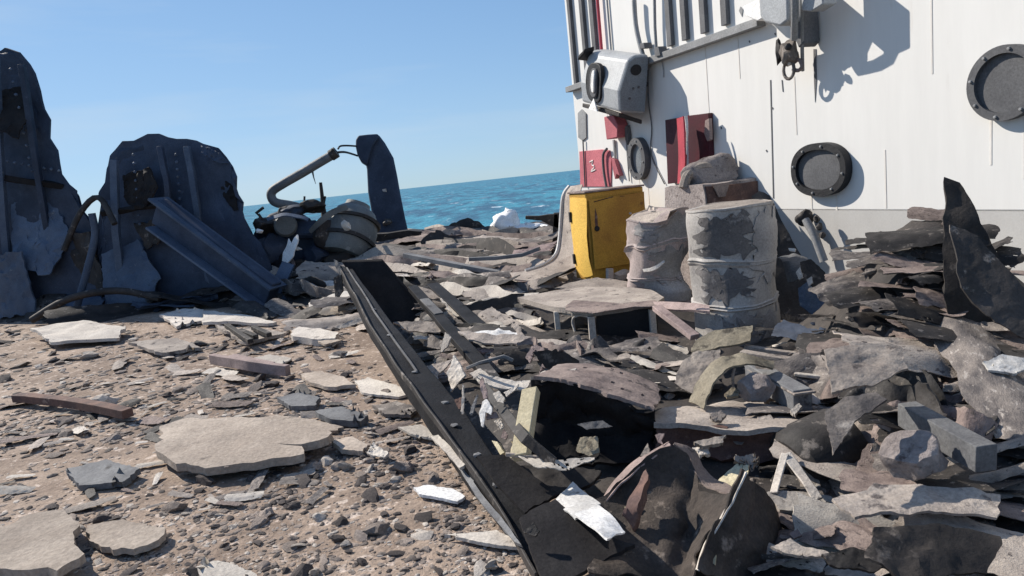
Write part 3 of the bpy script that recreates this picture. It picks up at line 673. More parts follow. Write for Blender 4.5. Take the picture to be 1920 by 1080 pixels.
slab_thing('foot', '', '', [(1038, 400), (1054, 399), (1058, 480), (1040, 482), (1036, 440)], 11.5, .2, 'soot', .01, parent=t)
bar('gunwale_plank', 'long pale edged plank lying along the far deck edge', 'plank', [at(835, 439, 14.6), at(920, 437, 14.6), at(1008, 438, 14.4)], .3, .05, 'pale', wob=.02, sub=4)
bar('gunwale_plank', 'dark plank lying on the far edge at the foot of the slab post', 'plank', [at(690, 446, 14.8), at(770, 437, 14.8), at(842, 440, 14.6)], .4, .16, 'char', wob=.03, sub=4)
# big sheets in the middle heap: (outline, material, height, normal, label)
MID = [
 ([(788, 452), (806, 440), (818, 431), (850, 446), (900, 466), (962, 484), (925, 488), (860, 486), (800, 470)], 'char', .42, (.1, -.8, .5), 'large dark folded panel like a low roof in the far heap'),
 ([(640, 476), (690, 458), (740, 448), (760, 452), (735, 466), (690, 482), (660, 490)], 'dust_dark', .45, (0, -.25, 1), 'grey brown sheet sloping up to the slab post foot'),
 ([(700, 455), (760, 440), (800, 444), (770, 462), (728, 470)], 'dust', .5, (-.1, -.2, 1), 'dusty sheet with a round hole right of the banded tank'),
 ([(965, 470), (1010, 462), (1046, 452), (1030, 478), (990, 492), (950, 490)], 'pink', .5, (.1, -.3, 1), 'pinkish brown sheet curling up beside the curved white-edged sheet'),
 ([(860, 446), (905, 440), (960, 446), (1000, 456), (960, 466), (900, 462)], 'dust', .5, (0, -.15, 1), 'pale dusty sheet behind the dark folded panel'),
 ([(735, 500), (800, 494), (870, 498), (866, 505), (790, 506)], 'pale', .36, (0, -.2, 1), 'narrow pale lath across the middle heap above the round disc'),
 ([(730, 472), (790, 470), (850, 484), (945, 500), (925, 508), (850, 500), (780, 486)], 'dust_dark', .42, (.05, -.4, 1), 'long bent grey strip running down right across the far heap'),
 ([(800, 510), (880, 516), (960, 520), (1000, 526), (960, 536), (880, 534), (820, 524)], 'brown', .33, (0, -.3, 1), 'ribbed brown sheet in the middle heap left of the curved sheet'),
 ([(740, 530), (800, 540), (850, 548), (900, 560), (870, 566), (790, 552), (745, 545)], 'dust', .34, (0, -.25, 1), 'dusty torn sheet right of the black end plate'),
 ([(860, 548), (930, 536), (1000, 528), (1060, 516), (1075, 524), (1010, 540), (940, 556), (900, 566)], 'dust', .36, (0, -.3, 1), 'long dusty fold running up to the yellow cabinet foot'),
 ([(870, 570), (930, 556), (985, 548), (1000, 556), (960, 575), (930, 592), (895, 590)], 'soot', .34, (.1, -.8, .6), 'black buckled panel left of the low table'),
 ([(825, 560), (850, 572), (900, 600), (880, 606), (850, 590)], 'pale', .3, (.1, -.2, 1), 'pale angled strip beside the second rail'),
 ([(735, 520), (764, 515), (768, 522), (745, 526)], 'pale', .4, (0, -.2, 1), 'pale round-ended disc plate above the black end plate'),
 ([(882, 622), (935, 616), (975, 622), (992, 634), (960, 634), (900, 630)], 'white', .3, (0, -.25, 1), 'white curled sheet left of the low table legs'),
 ([(735, 606), (790, 602), (830, 606), (870, 618), (830, 625), (750, 618)], 'dust', .3, (0, -.3, 1), 'dusty crushed sheet between the two rails under the end plate'),
 ([(860, 622), (930, 628), (1010, 634), (1090, 648), (1080, 660), (980, 648), (880, 640)], 'dust', .28, (0, -.3, 1), 'long dusty ledge sheet in front of the low table'),
 ([(895, 655), (945, 650), (942, 658), (905, 660)], 'pink', .22, (0, -.5, 1), 'small pink scrap in the dark hollow below the ledge sheet'),
 ([(985, 668), (1000, 645), (1020, 650), (1030, 680), (1012, 700), (1020, 668), (1004, 655), (994, 680)], 'pink', .32, (-.3, -.6, .7), 'curled pinkish loop of torn metal in the middle heap'),
 ([(1000, 660), (1040, 654), (1090, 676), (1060, 700), (1030, 696)], 'soot', .36, (.2, -.9, .4), 'black buckled plate behind the pink loop'),
 ([(895, 700), (930, 705), (970, 715), (1000, 712), (985, 730), (940, 728), (905, 716)], 'pale', .28, (0, -.35, 1), 'pale bowl-like strip above the wood plank'),
 ([(900, 690), (920, 705), (900, 718), (880, 700)], 'pale', .3, (-.2, -.3, 1), 'small pale folded flap near the second rail foot'),
 ([(838, 700), (852, 665), (866, 690), (872, 705), (846, 735)], 'pale', .26, (-.6, -.6, .5), 'upright pale leaf-shaped shard right of the long beam'),
 ([(826, 652), (834, 622), (846, 632), (838, 650), (826, 662)], 'pale', .36, (-.6, -.6, .5), 'small upright pale shard under the second rail'),
 ([(790, 690), (830, 680), (850, 672), (838, 690), (822, 700), (824, 720), (800, 712)], 'dust', .2, (-.1, -.4, 1), 'crumpled dusty rag of metal beside the long beam'),
]
for px, m, z, n, lb in MID:
    torn('torn_sheet', lb, 'sheet metal', px, m, z=z, n=n, thick=.014, crumple=.03, cf=3, edge=.12)
bar('bent_angle_iron', 'thin dark angle iron curving over the heap toward the curved sheet', 'angle iron', [at(880, 486, 9.5), at(930, 484, 9.4), at(980, 478, 9.3), at(1012, 466, 9.2)], .06, .05, 'grey', sub=3)
bar('bent_angle_iron', 'rusty angle iron lying below the dark folded panel', 'angle iron', [at(760, 478, 10), at(850, 496, 9.4), at(935, 512, 9)], .1, .06, 'grey', sub=3)
# curved white-edged sheet
t = thing('curved_sheet', at(1060, 520, 8.4), 'tall curved grey sheet with white edge sweeping up beside the yellow cabinet', 'sheet metal')
ROW1 = [(1068, 349, 8.9), (1056, 368, 8.9), (1052, 410, 8.9), (1049, 450, 8.85), (1042, 478, 8.7), (1020, 496, 8.5), (985, 508, 8.4), (955, 512, 8.5)]
ROW2 = [(1092, 346, 8.55), (1086, 370, 8.5), (1086, 420, 8.5), (1086, 470, 8.45), (1082, 500, 8.3), (1050, 520, 8.1), (1000, 526, 8.05), (965, 524, 8.2)]
loft('sheet', '', '', [ROW1, ROW2], 'dust', 28, 6, .01, .01, 3, .04, t)
tube('edge_bead', '', '', [at(*p) for p in ROW1[:7]], .026, 'white', t, 6, sub=4)
# yellow cabinet
t = thing('yellow_cabinet', gz(1168, 528, .26), 'battered yellow steel cabinet with scorched front painted darker for shade, standing by the white wall', 'cabinet', rz=WROT)
cw, cd, ch = .76, .42, 1.07
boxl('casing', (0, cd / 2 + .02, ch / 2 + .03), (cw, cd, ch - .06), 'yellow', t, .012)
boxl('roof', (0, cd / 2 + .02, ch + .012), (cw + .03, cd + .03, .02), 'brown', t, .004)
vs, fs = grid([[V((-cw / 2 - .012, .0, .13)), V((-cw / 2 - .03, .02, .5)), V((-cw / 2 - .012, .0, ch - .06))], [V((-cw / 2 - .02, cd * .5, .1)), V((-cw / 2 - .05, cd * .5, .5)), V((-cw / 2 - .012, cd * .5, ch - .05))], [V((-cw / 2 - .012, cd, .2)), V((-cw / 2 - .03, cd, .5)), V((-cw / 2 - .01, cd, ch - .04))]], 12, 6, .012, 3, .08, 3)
o = mesh_obj('side_panel', vs, fs, 'yellow_lit', t, 40, .006, 0, True); o['label'] = 'yellow side panel painted lighter for sunlight, bent loose'
vs, fs = grid([[V((-cw / 2 + .02, -.004, .2)), V((-cw / 2 + .02, -.012, .6)), V((-cw / 2 + .02, -.004, ch - .07))], [V((0, -.012, .2)), V((0, -.004, .6)), V((0, -.014, ch - .07))], [V((cw / 2 - .01, -.004, .2)), V((cw / 2 - .01, -.01, .6)), V((cw / 2 - .01, -.004, ch - .06))]], 10, 8, .006, 3, .02, 4)
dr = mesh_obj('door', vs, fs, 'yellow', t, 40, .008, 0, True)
boxl('plinth', (0, cd / 2, .06), (cw - .06, cd - .08, .14), 'soot', t, .005)
for x, z, r in ((-cw / 2 + .09, .66, .035), (.16, .78, .016)):
    vs, fs = lathe_data([(.004, 0), (r, 0), (r * .8, .02), (.004, .022)], V((x, -.014, z)), V((0, -1, 0.001)), 14); mesh_obj('knob', vs, fs, 'black' if r > .02 else 'pale', t, 30, 0, 0, True)
for z in (.3, .8):
    boxl('hinge', (-cw / 2 - .03, cd * .92, z), (.03, .04, .12), 'black', t)
for pts, m in (([(-.3, .97), (-.05, 1.0), (.1, .99), (.1, .985), (-.06, .99), (-.3, .96)], 'soot'), ([(-.31, .75), (-.29, .9), (-.27, .8), (-.28, .6), (-.3, .5)], 'rust')):
    vs, fs = prism([V((a, -.016, c)) for a, c in pts], V((0, -.003, 0))); mesh_obj('scorch_flake', vs, fs, m, t, 0, 0, 0, True)
vs, fs = join(box_data((-.24, -.12, .05), (.07, .06, .3), Matrix.Rotation(.08, 3, 'Y')), lump_data(V((-.06, -.1, .1)), (.12, .04, .06), 3, .6, 2, 3))
mesh_obj('broken_bracket', vs, fs, 'pale', t, 30, 0, .004, True)
# concrete block with motor on top
bz = gz(1330, 400, 1.05)
t = thing('rusty_block', V((bz.x, bz.y, .35)), 'scorched concrete-faced steel block standing behind the two drums', 'block', rz=WROT)
P = onplane(1318, 347, at(1318, 347, 6.55), V((0, 1, 0)))
t.location = V((P.x, P.y, .3)); hz = P.z - .3
vs, fs = box_data((.3, .3, hz / 2), (.62, .6, hz)); bm_ = None
def rough_box(w, d, h, n=8, a=.02, seed=0):
    vs = []; fs = []
    bm = bmesh.new(); bmesh.ops.create_cube(bm, size=1); bmesh.ops.subdivide_edges(bm, edges=bm.edges[:], cuts=n, use_grid_fill=True)
    for v in bm.verts:
        p = V((v.co.x * w, v.co.y * d, (v.co.z + .5) * h)); v.co = p + (nvec(p, 4, seed) + nvec(p, 11, seed + 2) * .4) * a
    bm.verts.index_update(); r = ([v.co.copy() for v in bm.verts], [tuple(v.index for v in f.verts) for f in bm.faces]); bm.free(); return r
vs, fs = rough_box(.62, .62, hz, 9, .025, 4); mesh_obj('block_body', [v + V((.3, .3, 0)) for v in vs], fs, 'concrete', t, 35, 0, 0, True)
vs, fs = rough_box(.6, .03, hz * .98, 7, .012, 6); mesh_obj('rusty_face', [v + V((.31, -.03, 0)) for v in vs], fs, 'rust', t, 35, 0, 0, True)
vs, fs = prism([V((.06, -.055, hz - .0)), V((.26, -.055, hz)), V((.2, -.055, hz - .13)), V((.12, -.055, hz - .13))], V((0, -.012, 0))); mesh_obj('face_tab', vs, fs, 'brown', t, 0, 0, .003, True)
t2 = thing('seized_motor', t.matrix_basis @ V((.3, .3, hz)), 'dusty seized motor housing with a loop handle on top of the scorched block', 'motor', rz=WROT)
vs, fs = lump_data((.06, 0, .08), (.34, .24, .17), 66, .3, 3, 8); mesh_obj('housing', vs, fs, 'concrete', t2, 30, 0, 0, True)
vs, fs = tube_data([V((-.32, -.02, -.02)), V((-.26, -.02, .1)), V((-.12, -.02, .16)), V((.0, -.03, .14)), V((.03, -.04, .03))], .05, 8, None, 4); mesh_obj('handle', vs, fs, 'dust', t2, 40, 0, 0, True)
vs, fs = lathe_data([(.01, 0), (.12, 0), (.12, .03), (.08, .05), (.01, .055)], V((.14, .02, .17)), V((0, .01, 1)), 18); mesh_obj('cap', vs, fs, 'grey', t2, 30, 0, 0, True)
# drums
def make_drum(loc, R, H, tilt, label, m, dent, marks, group='oil drums by the white wall'):
    t = thing('oil_drum', loc, label, 'drum', group)
    ax = V((tilt[0], tilt[1], 1))
    prof = [(.02, .012), (R - .02, .012), (R - .004, 0), (R + .006, .004), (R + .006, .018), (R, .024)]
    for i in range(1, 25):
        h = .024 + (H - .048) * i / 25; e = 0
        for hc in (H * .36, H * .64): e += .013 * math.exp(-((h - hc) / .014) ** 2)
        prof.append((R + e, h))
        if i in (8, 9, 15, 16): prof.append((R + e * .9, h + .012))
    prof.sort(key=lambda q: q[1]) if False else None
    prof2 = prof[:6] + sorted(prof[6:], key=lambda q: q[1])
    for hc in (H * .36, H * .64): prof2 += [(R + .001, hc - .03), (R + .014, hc - .01), (R + .014, hc + .01), (R + .001, hc + .03)]
    prof2 = prof2[:6] + sorted([(R if abs(r - R) < .006 or True and (r < R + .012) else r, h) for r, h in prof2[6:]], key=lambda q: q[1])
    prof2 += [(R, H - .024), (R + .006, H - .018), (R + .006, H - .004)]
    vs, fs = lathe_data(prof2, V(loc), ax, 56, dent); mesh_obj('shell', vs, fs, m, t, 32)
    top = [(R + .004, H - .004), (R - .004, H), (R - .014, H - .002), (R - .018, H - .016), (R * .5, H - .014), (.03, H - .012)]
    vs, fs = lathe_data(top, V(loc), ax, 56, dent); mesh_obj('lid', vs, fs, 'dust', t, 32)
    vs, fs = lathe_data([(.005, 0), (.03, 0), (.03, .012), (.005, .013)], V(loc) + ax.normalized() * (H - .013) + V((-.02, -.1, 0)), ax, 14, None); mesh_obj('bung', vs, fs, 'pale', t, 30)
    return t
dl = gz(1385, 655, .16)
def dentA(p, r, h, a):
    q = p - dl; f = math.cos(math.pi / 11) / math.cos((a % (2 * math.pi / 11)) - math.pi / 11) - .96
    k = nvec(p, 2.2, 4) * .035 + nvec(p, 6, 6) * .008 + V((q.x, q.y, 0)) * f * 1.3 * (.5 + noise.noise(p * 2))
    return p + k * (r > .1)
dA = make_drum(dl, .295, 1.07, (-.02, .0), 'grey white oil drum with scorch and painted shade on its front, least crushed of the pair by the block', 'drum_paint', dentA, None)
def drum_patch(t, loc, R, tilt, a0, a1, h0, h1, m, name, seed=1, off=.004, dent=dentA):
    """curved paint patch following the shell"""
    ax = V((tilt[0], tilt[1], 1)).normalized(); u = ax.cross(V((0, 1, 0))).normalized(); w = ax.cross(u)
    vs = []; fs = []; nu, nv = 14, 18
    for j in range(nv + 1):
        for i in range(nu + 1):
            hx = i / nu - .5; v_ = j / nv - .5
            aa = rad(a0 + (a1 - a0) * i / nu) + hx * 2 * (noise.noise(V((j * .42, hx * 3, seed * 3.1))) * .42 + noise.noise(V((j * 1.1, hx * 3, seed))) * .16 - .08)
            h = h0 + (h1 - h0) * j / nv + v_ * 2 * (noise.noise(V((i * .5, v_ * 3, seed * 1.7))) * .09 + noise.noise(V((i * 1.3, 2, seed))) * .035 - .02)
            p = V(loc) + ax * h + (u * math.cos(aa) + w * math.sin(aa)) * (R + off)
            vs.append(dent(p, R, h, aa))
    for j in range(nv):
        for i in range(nu):
            a = j * (nu + 1) + i; fs.append((a, a + 1, a + nu + 2, a + nu + 1))
    return mesh_obj(name, vs, fs, m, t, 40, .003)
for a0, a1, h0, h1, m_, sd_, of in ((26, 104, .72, 1.035, 'drum_soot_shade', 1, .004), (24, 98, .42, .66, 'drum_soot_shade', 2, .005), (100, 175, .55, 1.03, 'drum_grey', 3, .006), (34, 100, .06, .37, 'drum_grey', 4, .007), (56, 92, .16, .3, 'drum_soot_shade', 5, .011), (96, 172, .05, .34, 'drum_grey', 6, .006)):  # scorch patches that also paint shade over the drum front
    drum_patch(dA, dl, .295, (-.02, .0), a0, a1, h0, h1, m_, 'scorch_shade_patch', sd_, of)
axA = V((-.02, 0, 1)).normalized(); uA = axA.cross(V((0, 1, 0))).normalized(); wA = axA.cross(uA)
def onA(a, h, o_): return dentA(V(dl) + axA * h + (uA * math.cos(rad(a)) + wA * math.sin(rad(a))) * (.295 + o_), .295, h, rad(a))
for k, (sc_, m_, o_) in enumerate(((1, 'drum_soot_shade', .014), (.6, 'drum_grey', .019))):
    P_ = [onA(112 + x_ * sc_, .17 + z_ * sc_, o_) for x_, z_ in ((-10, -.045), (10, -.045), (0, .05))]
    vs, fs = prism(P_, V((0, .004, 0))); mesh_obj('warning_triangle', vs, fs, m_, dA, 0)
ddl = gz(1249, 575, .2)
def dentB(p, r, h, a):
    q = p - ddl
    k = nvec(p, 2.6, 14) * .085 + crease(p, 3.2, 3) * .02 + nvec(p, 8, 16) * .01
    pinch = math.exp(-((h - .38) / .13) ** 2) * max(0, math.cos(a - 2.4)) * .1
    d = V((-q.x, -q.y, 0)); d = d.normalized() if d.length > .01 else d
    return p + (k + d * pinch) * (r > .1) + V((0, 0, -.07 * (q.x < 0) * sstep(.7, .95, h)))
make_drum(ddl, .29, .95, (-.06, .02), 'crushed pinkish oil drum with a split side, left of the grey white drum', 'drum_pink', dentB, None)
dB = [r for r in bpy.data.objects if r.get('label', '').startswith('crushed pinkish')][0]
for a0, a1, h0, h1, m_, sd_, of in ((40, 165, .56, .9, 'drum_grey', 11, .006), (62, 168, .3, .6, 'drum_grey', 12, .008), (48, 170, .03, .34, 'drum_grey', 13, .006), (50, 84, .62, .86, 'drum_soot_shade', 14, .012)):  # patches painting scorch and shade onto the crushed drum front
    drum_patch(dB, ddl, .29, (-.06, .02), a0, a1, h0, h1, m_, 'scorch_shade_patch', sd_, of, dentB)
loft('oil_drum_lip', '', '', [[(1204, 505, 5.0), (1225, 500, 4.96), (1245, 488, 4.97)], [(1207, 511, 4.98), (1228, 507, 4.94), (1247, 492, 4.96)]], 'pale', 8, 2, .01, .004, 3, .1, None)
o = bpy.data.objects['oil_drum_lip']; o.name = 'split_lip'
for r in bpy.data.objects:
    if r.get('label', '').startswith('crushed pinkish'): o.location -= r.location; o.parent = r
# low table
t = thing('low_table', gz(1110, 642, .24), 'low pale steel table with square legs and torn dusty cover before the yellow cabinet', 'table')
zt = .47
pts = [gz(x, y, zt - .035) for x, y in ((972, 566), (1040, 553), (1100, 546), (1180, 547), (1222, 552), (1246, 567), (1232, 577), (1112, 593), (1038, 585))]
vs, fs = torn_mesh(pts, .12, .004, 4, 31, .012); mesh_obj('table_top', vs, fs, 'dust', t, 32, .045)
for i, (x, y, yb, w) in enumerate(((1043, 584, 630, .045), (1108, 593, 645, .055), (1222, 580, 632, .05), (1074, 588, 622, .02))):
    p = gz(x, y, zt - .03); q = V((p.x, p.y, gz(x, yb, .2).z))
    q.z = .14; bar('leg', '', '', [p, q], w, w, 'pale', t, side=(1, 0, 0))
vs, fs = prism([gz(1118, 590, zt - .03) + V((0, .03, 0)), gz(1232, 579, zt - .03) + V((0, .03, 0)), gz(1232, 579, zt - .03) + V((0, .03, -.26)), gz(1118, 590, zt - .03) + V((0, .03, -.26))], V((.1, .45, 0))); mesh_obj('drawer_case', vs, fs, 'black', t, 0, 0, .006)
tube('brace', '', '', [gz(1100, 590, zt - .04), gz(1078, 594, zt - .05), gz(1073, 605, zt - .1), gz(1078, 622, zt - .17)], .009, 'pale', t, sub=4)
bar('apron', '', '', [gz(1040, 582, zt - .035), gz(1110, 590.5, zt - .035)], .02, .05, 'pale', t)
torn('torn_cover', '', '', [(1060, 574), (1075, 562), (1130, 566), (1165, 570), (1228, 562), (1236, 574), (1190, 574), (1112, 587), (1060, 582)], 'brown', z=zt + .016, thick=.006, crumple=.006, parent=t)
torn('torn_sheet', 'grey brown flat sheet lying behind the low table under the yellow cabinet', 'sheet metal', [(1040, 540), (1070, 528), (1120, 520), (1180, 528), (1215, 540), (1200, 549), (1100, 544)], 'dust', z=.42, n=(0, -.1, 1), thick=.012, crumple=.012)
loft('bent_plank', 'pinkish bent plank lying across the low table against the crushed drum', 'plank', [[(1215, 566, 5.6), (1260, 566, 5.2), (1300, 568, 4.9), (1330, 572, 4.8)], [(1212, 574, 5.5), (1258, 580, 5.1), (1300, 581, 4.8), (1330, 584, 4.7)]], 'pink', 10, 2, .02, .006, 3, .05)
bar('bent_plank', 'pinkish broken slat sloping down from the low table to the drum foot', 'plank', [at(1232, 576, 5.2), at(1268, 604, 4.9), at(1302, 632, 4.7)], .075, .04, 'pink', sub=2, wob=.01)
# ------------------------------------------------------------------ long fallen beam
t = thing('fallen_beam', at(1000, 1060, 2.7), 'long black steel beam slanting from the bottom edge back to a black end plate', 'beam')
Lb = [(636, 497), (696, 612), (757, 705), (829, 805), (893, 893), (955, 985), (1012, 1085)]
Rb = [(662, 505), (742, 612), (808, 695), (868, 765), (925, 850), (975, 935), (1040, 1060)]
def yl(y, a=(500, 8.6), b=(1085, 2.55)):
    k = (y - a[1 - 1]) / (b[0] - a[0]); return 1 / ((1 - k) / a[1] + k / b[1])
NB = 26
vs = []; fs = []
for i in range(NB + 1):
    k = i / NB
    l2 = lin([V((x, y, 0)) for x, y in Lb], k); r2 = lin([V((x, y, 0)) for x, y in Rb], k)
    Yl, Yr = yl(l2.y), yl(r2.y)
    l = at(l2.x, l2.y, Yl); r = at(r2.x, r2.y, Yr); r.z = l.z + .015 if False else r.z
    jl = nvec(l, 3, 2) * .012
    vs += [l + jl, r + jl, r + jl + V((.01, 0, -.13)), l + jl + V((.0, 0, -.16))]
for i in range(NB):
    for k in range(4):
        a = i * 4 + k; c = i * 4 + (k + 1) % 4; fs.append((a, c, c + 4, a + 4))
fs += [(0, 1, 2, 3), tuple(range(4 * NB, 4 * NB + 4))]
mesh_obj('beam_body', vs, fs, 'beam_black', t, 30, 0, .01)
Lp = [at(x, y, yl(y)) for x, y in Lb]
bar('edge_flange', '', '', [p + V((-.008, 0, .004)) for p in Lp], .014, .05, 'char', t, sub=8, wob=.014)
bar('rib_highlight', '', '', [at(a[0] * .5 + c[0] * .5, a[1] * .5 + c[1] * .5, yl(a[1] * .5 + c[1] * .5)) + V((0, 0, .012)) for a, c in zip(Lb[:3], Rb[:3])], .015, .02, 'grey', t, sub=6, wob=.01)  # light grey rib paints a thin highlight on the beam
slab = [at(640, 491, 8.5), at(716, 489, 8.45), at(765, 545, 8.2), at(804, 601, 8.0), at(736, 608, 7.95), at(690, 560, 8.2)]
vs, fs = prism(slab, V((0, .05, .02))); mesh_obj('end_plate', vs, fs, 'plate_black', t, 0, 0, .008)
torn('torn_end', '', '', [(627, 486), (634, 490), (648, 520), (638, 516), (630, 500)], 'grey', Y=8.3, n=(-.6, -.8, .2), thick=.012, crumple=.02, parent=t)
torn('torn_gusset', '', '', [(626, 520), (640, 515), (644, 545), (636, 556), (628, 556)], 'char', Y=8.2, n=(-.4, -.9, .2), thick=.012, crumple=.03, parent=t)
for k in (.12, .2, .33, .45, .52, .63, .74):
    l2 = lin([V((x, y, 0)) for x, y in Lb], k); r2 = lin([V((x, y, 0)) for x, y in Rb], k); q = l2.lerp(r2, .3 + .5 * ((k * 37) % 1))
    vs, fs = lump_data(at(q.x, q.y, yl(q.y)) + V((0, 0, .006)), (.03, .025, .01), int(k * 100), .5, 1, 2); mesh_obj('blister', vs, fs, 'grey', t)
# grey splintered strips lying along the near beam
for i, (px, lb) in enumerate((
    ([(806, 818), (822, 815), (850, 842), (874, 868), (862, 880), (838, 852)], 'grey splintered strip beside the lower beam, upper of the two'),
    ([(856, 872), (868, 866), (890, 892), (888, 904), (940, 968), (976, 1022), (966, 1020), (914, 954), (880, 910)], 'grey splintered strip beside the lower beam, longer of the two'))):
    torn('splintered_strip', lb, 'strip', px, 'pale' if i == 0 else 'grey', z=.14 - i * .05, n=(-.3, -.1, 1), thick=.015, crumple=.01)
# second rail
t = thing('second_rail', at(905, 705, 4.9), 'thinner black rail parallel to the long beam, behind it', 'rail')
bar('rail_body', '', '', yline((774, 540), (905, 690), 8.0, 5.0, 8), .11, .06, 'beam_black', t, wob=.01)
bar('rail_body', '', '', yline((905, 690), (925, 716), 5.0, 4.7, 2), .11, .06, 'char', t)
bar('label_plate', '', '', [at(796, 566, 7.2) + V((0, 0, .03)), at(824, 594, 6.55) + V((0, 0, .03))], .09, .015, 'grey', t)
bar('side_flange', '', '', [p + V((.13, .05, .03)) for p in yline((790, 540), (870, 620), 8.1, 6.2, 6)], .14, .02, 'beam_black', t, wob=.01)
bar('dark_strap', 'dark flat strap crossing the wood plank in the dark hollow', 'strap', [at(906, 724, 4.1), at(940, 768, 3.6), at(985, 822, 3.04), at(1040, 866, 2.95)], .055, .012, 'char', side=(.75, -.5, .45), sub=3, wob=.01)
bar('bent_rod', 'thin dark bent rod across the dark hollow above the plank', 'rod', [at(876, 690, 4.6), at(900, 680, 4.5), at(945, 668, 4.4), at(962, 676, 4.4)], .022, .022, 'grey', sub=3)
# ------------------------------------------------------------------ hollow in the foreground middle
bar('wood_plank', 'cream wooden plank standing upright in the dark hollow', 'plank', [at(996, 733, 3.45), at(976, 858, 3.08)], .085, .05, 'wood', side=(.8, -.45, .1), sub=3, wob=.004)
torn('wood_offcut', 'small cream wood offcut below the upright plank', 'offcut', [(968, 822), (985, 836), (978, 858), (956, 858), (958, 840)], 'wood', Y=3.2, n=(-.5, -.6, .6), thick=.03, crumple=.01)
torn('wood_offcut', 'narrow cream wood offcut beside the beam', 'offcut', [(922, 826), (932, 828), (945, 848), (938, 853)], 'wood', Y=3.3, n=(-.5, -.5, .7), thick=.03, crumple=.01)
SH = [([(898, 775), (905, 752), (912, 746), (922, 764), (921, 778), (910, 772), (906, 800), (902, 798)], 'white', 'white pointed shard nearest the beam in the dark hollow'),
 ([(924, 738), (936, 732), (946, 745), (944, 756), (932, 752)], 'pale', 'pale squarish shard above the pointed white one'),
 ([(926, 790), (938, 784), (944, 800), (940, 806)], 'pale', 'pale chip under the dark strap'),
 ([(938, 764), (946, 762), (951, 770), (944, 772)], 'white', 'tiny white chip beside the dark strap'),
 ([(938, 820), (944, 805), (952, 815), (948, 824)], 'pink', 'small peach chip low in the dark hollow'),
 ([(910, 776), (930, 772), (936, 784), (914, 788)], 'pink', 'pinkish flat chip between white shards'),
 ([(944, 736), (958, 728), (972, 720), (968, 728), (950, 744)], 'pale', 'thin pale splinter above the dark hollow'),
 ([(868, 720), (872, 726), (871, 778), (867, 778)], 'pale', 'thin upright splinter right of the beam'),
 ([(880, 775), (888, 750), (896, 738), (890, 760), (884, 778)], 'grey', 'thin grey splinter leaning in the hollow'),
 ([(1088, 820), (1120, 818), (1124, 850), (1104, 856), (1080, 846)], 'olive', 'dim tan square block deep in the shaded hollow'),
 ([(1080, 795), (1130, 788), (1150, 800), (1100, 806)], 'grey', 'dim grey plate in the shaded hollow'),
 ([(898, 716), (904, 705), (912, 730), (914, 748), (906, 748)], 'pink', 'pinkish upright tab left of the dark hollow'),
 ([(852, 750), (866, 744), (870, 764), (860, 768)], 'rust', 'rusty perforated scrap close beside the beam')]
for px, m, lb in SH:
    torn('metal_shard', lb, 'shard', px, m, Y=3.6 if px[0][0] < 1000 else 3.3, n=(-.45, -.7, .55), thick=.008, crumple=.03, edge=.05)
# big panel over the hollow
t = thing('collapsed_panel', gz(1120, 860, .1), 'large dusty collapsed panel roofing the dark hollow, its front a black sheet for cavity shade', 'panel')
loft('panel_top', '', '', [[(1002, 706, 3.55), (1060, 712, 3.5), (1120, 728, 3.42), (1180, 752, 3.35), (1228, 764, 3.3)], [(1030, 693, 3.8), (1080, 692, 3.8), (1140, 700, 3.75), (1200, 724, 3.65), (1240, 748, 3.55)], [(1050, 684, 4.1), (1100, 682, 4.1), (1150, 688, 4.1), (1200, 704, 4.0), (1236, 722, 3.95)]], 'brown', 34, 16, .02, .013, 5, .35, t, soft=False, holes=.012)
loft('cavity_shade', '', '', [[(1004, 709, 3.58), (1060, 715, 3.53), (1120, 731, 3.45), (1180, 755, 3.38), (1226, 767, 3.33)], [(1004, 780, 3.6), (1060, 790, 3.6), (1120, 800, 3.55), (1180, 815, 3.45), (1226, 822, 3.4)], [(1010, 872, 3.45), (1060, 872, 3.4), (1120, 872, 3.35), (1180, 872, 3.3), (1226, 872, 3.25)]], 'plate_black', 24, 18, .02, .035, 7, .1, t)  # black sheet painted in for the dark of the cavity
slab_thing('post', '', '', [(994, 712), (1014, 710), (1018, 780), (1008, 862), (990, 855), (1000, 770)], 3.62, .06, 'char', .006, parent=t)
torn('torn_sheet', 'dusty sheet fragment bridging the panel and the pink loop', 'sheet metal', [(1010, 700), (1022, 694), (1045, 700), (1080, 690), (1068, 704), (1040, 712), (1016, 712)], 'pale', Y=3.75, n=(-.1, -.4, 1), thick=.012, crumple=.03)
# layered slab right
t = thing('layered_slab', gz(1370, 850, .1), 'thick layered slab with dusty pale top and rusty brown broken face', 'slab')
loft('slab_top', '', '', [[(1226, 790, 3.3), (1300, 796, 3.25), (1380, 806, 3.2), (1440, 808, 3.15), (1505, 800, 3.12)], [(1228, 776, 3.5), (1310, 772, 3.5), (1390, 778, 3.45), (1450, 780, 3.4), (1510, 785, 3.35)], [(1240, 766, 3.75), (1320, 758, 3.75), (1400, 756, 3.75), (1470, 760, 3.7), (1512, 770, 3.6)]], 'dust', 24, 12, .025, .016, 5, .15, t)
loft('slab_face', '', '', [[(1228, 793, 3.32), (1300, 799, 3.27), (1380, 809, 3.22), (1440, 811, 3.17), (1503, 803, 3.14)], [(1235, 825, 3.3), (1300, 826, 3.3), (1380, 832, 3.26), (1440, 836, 3.2), (1500, 836, 3.17)], [(1245, 850, 3.26), (1300, 852, 3.26), (1380, 858, 3.2), (1440, 862, 3.16), (1495, 860, 3.13)]], 'rust', 24, 10, .02, .03, 6, .15, t)
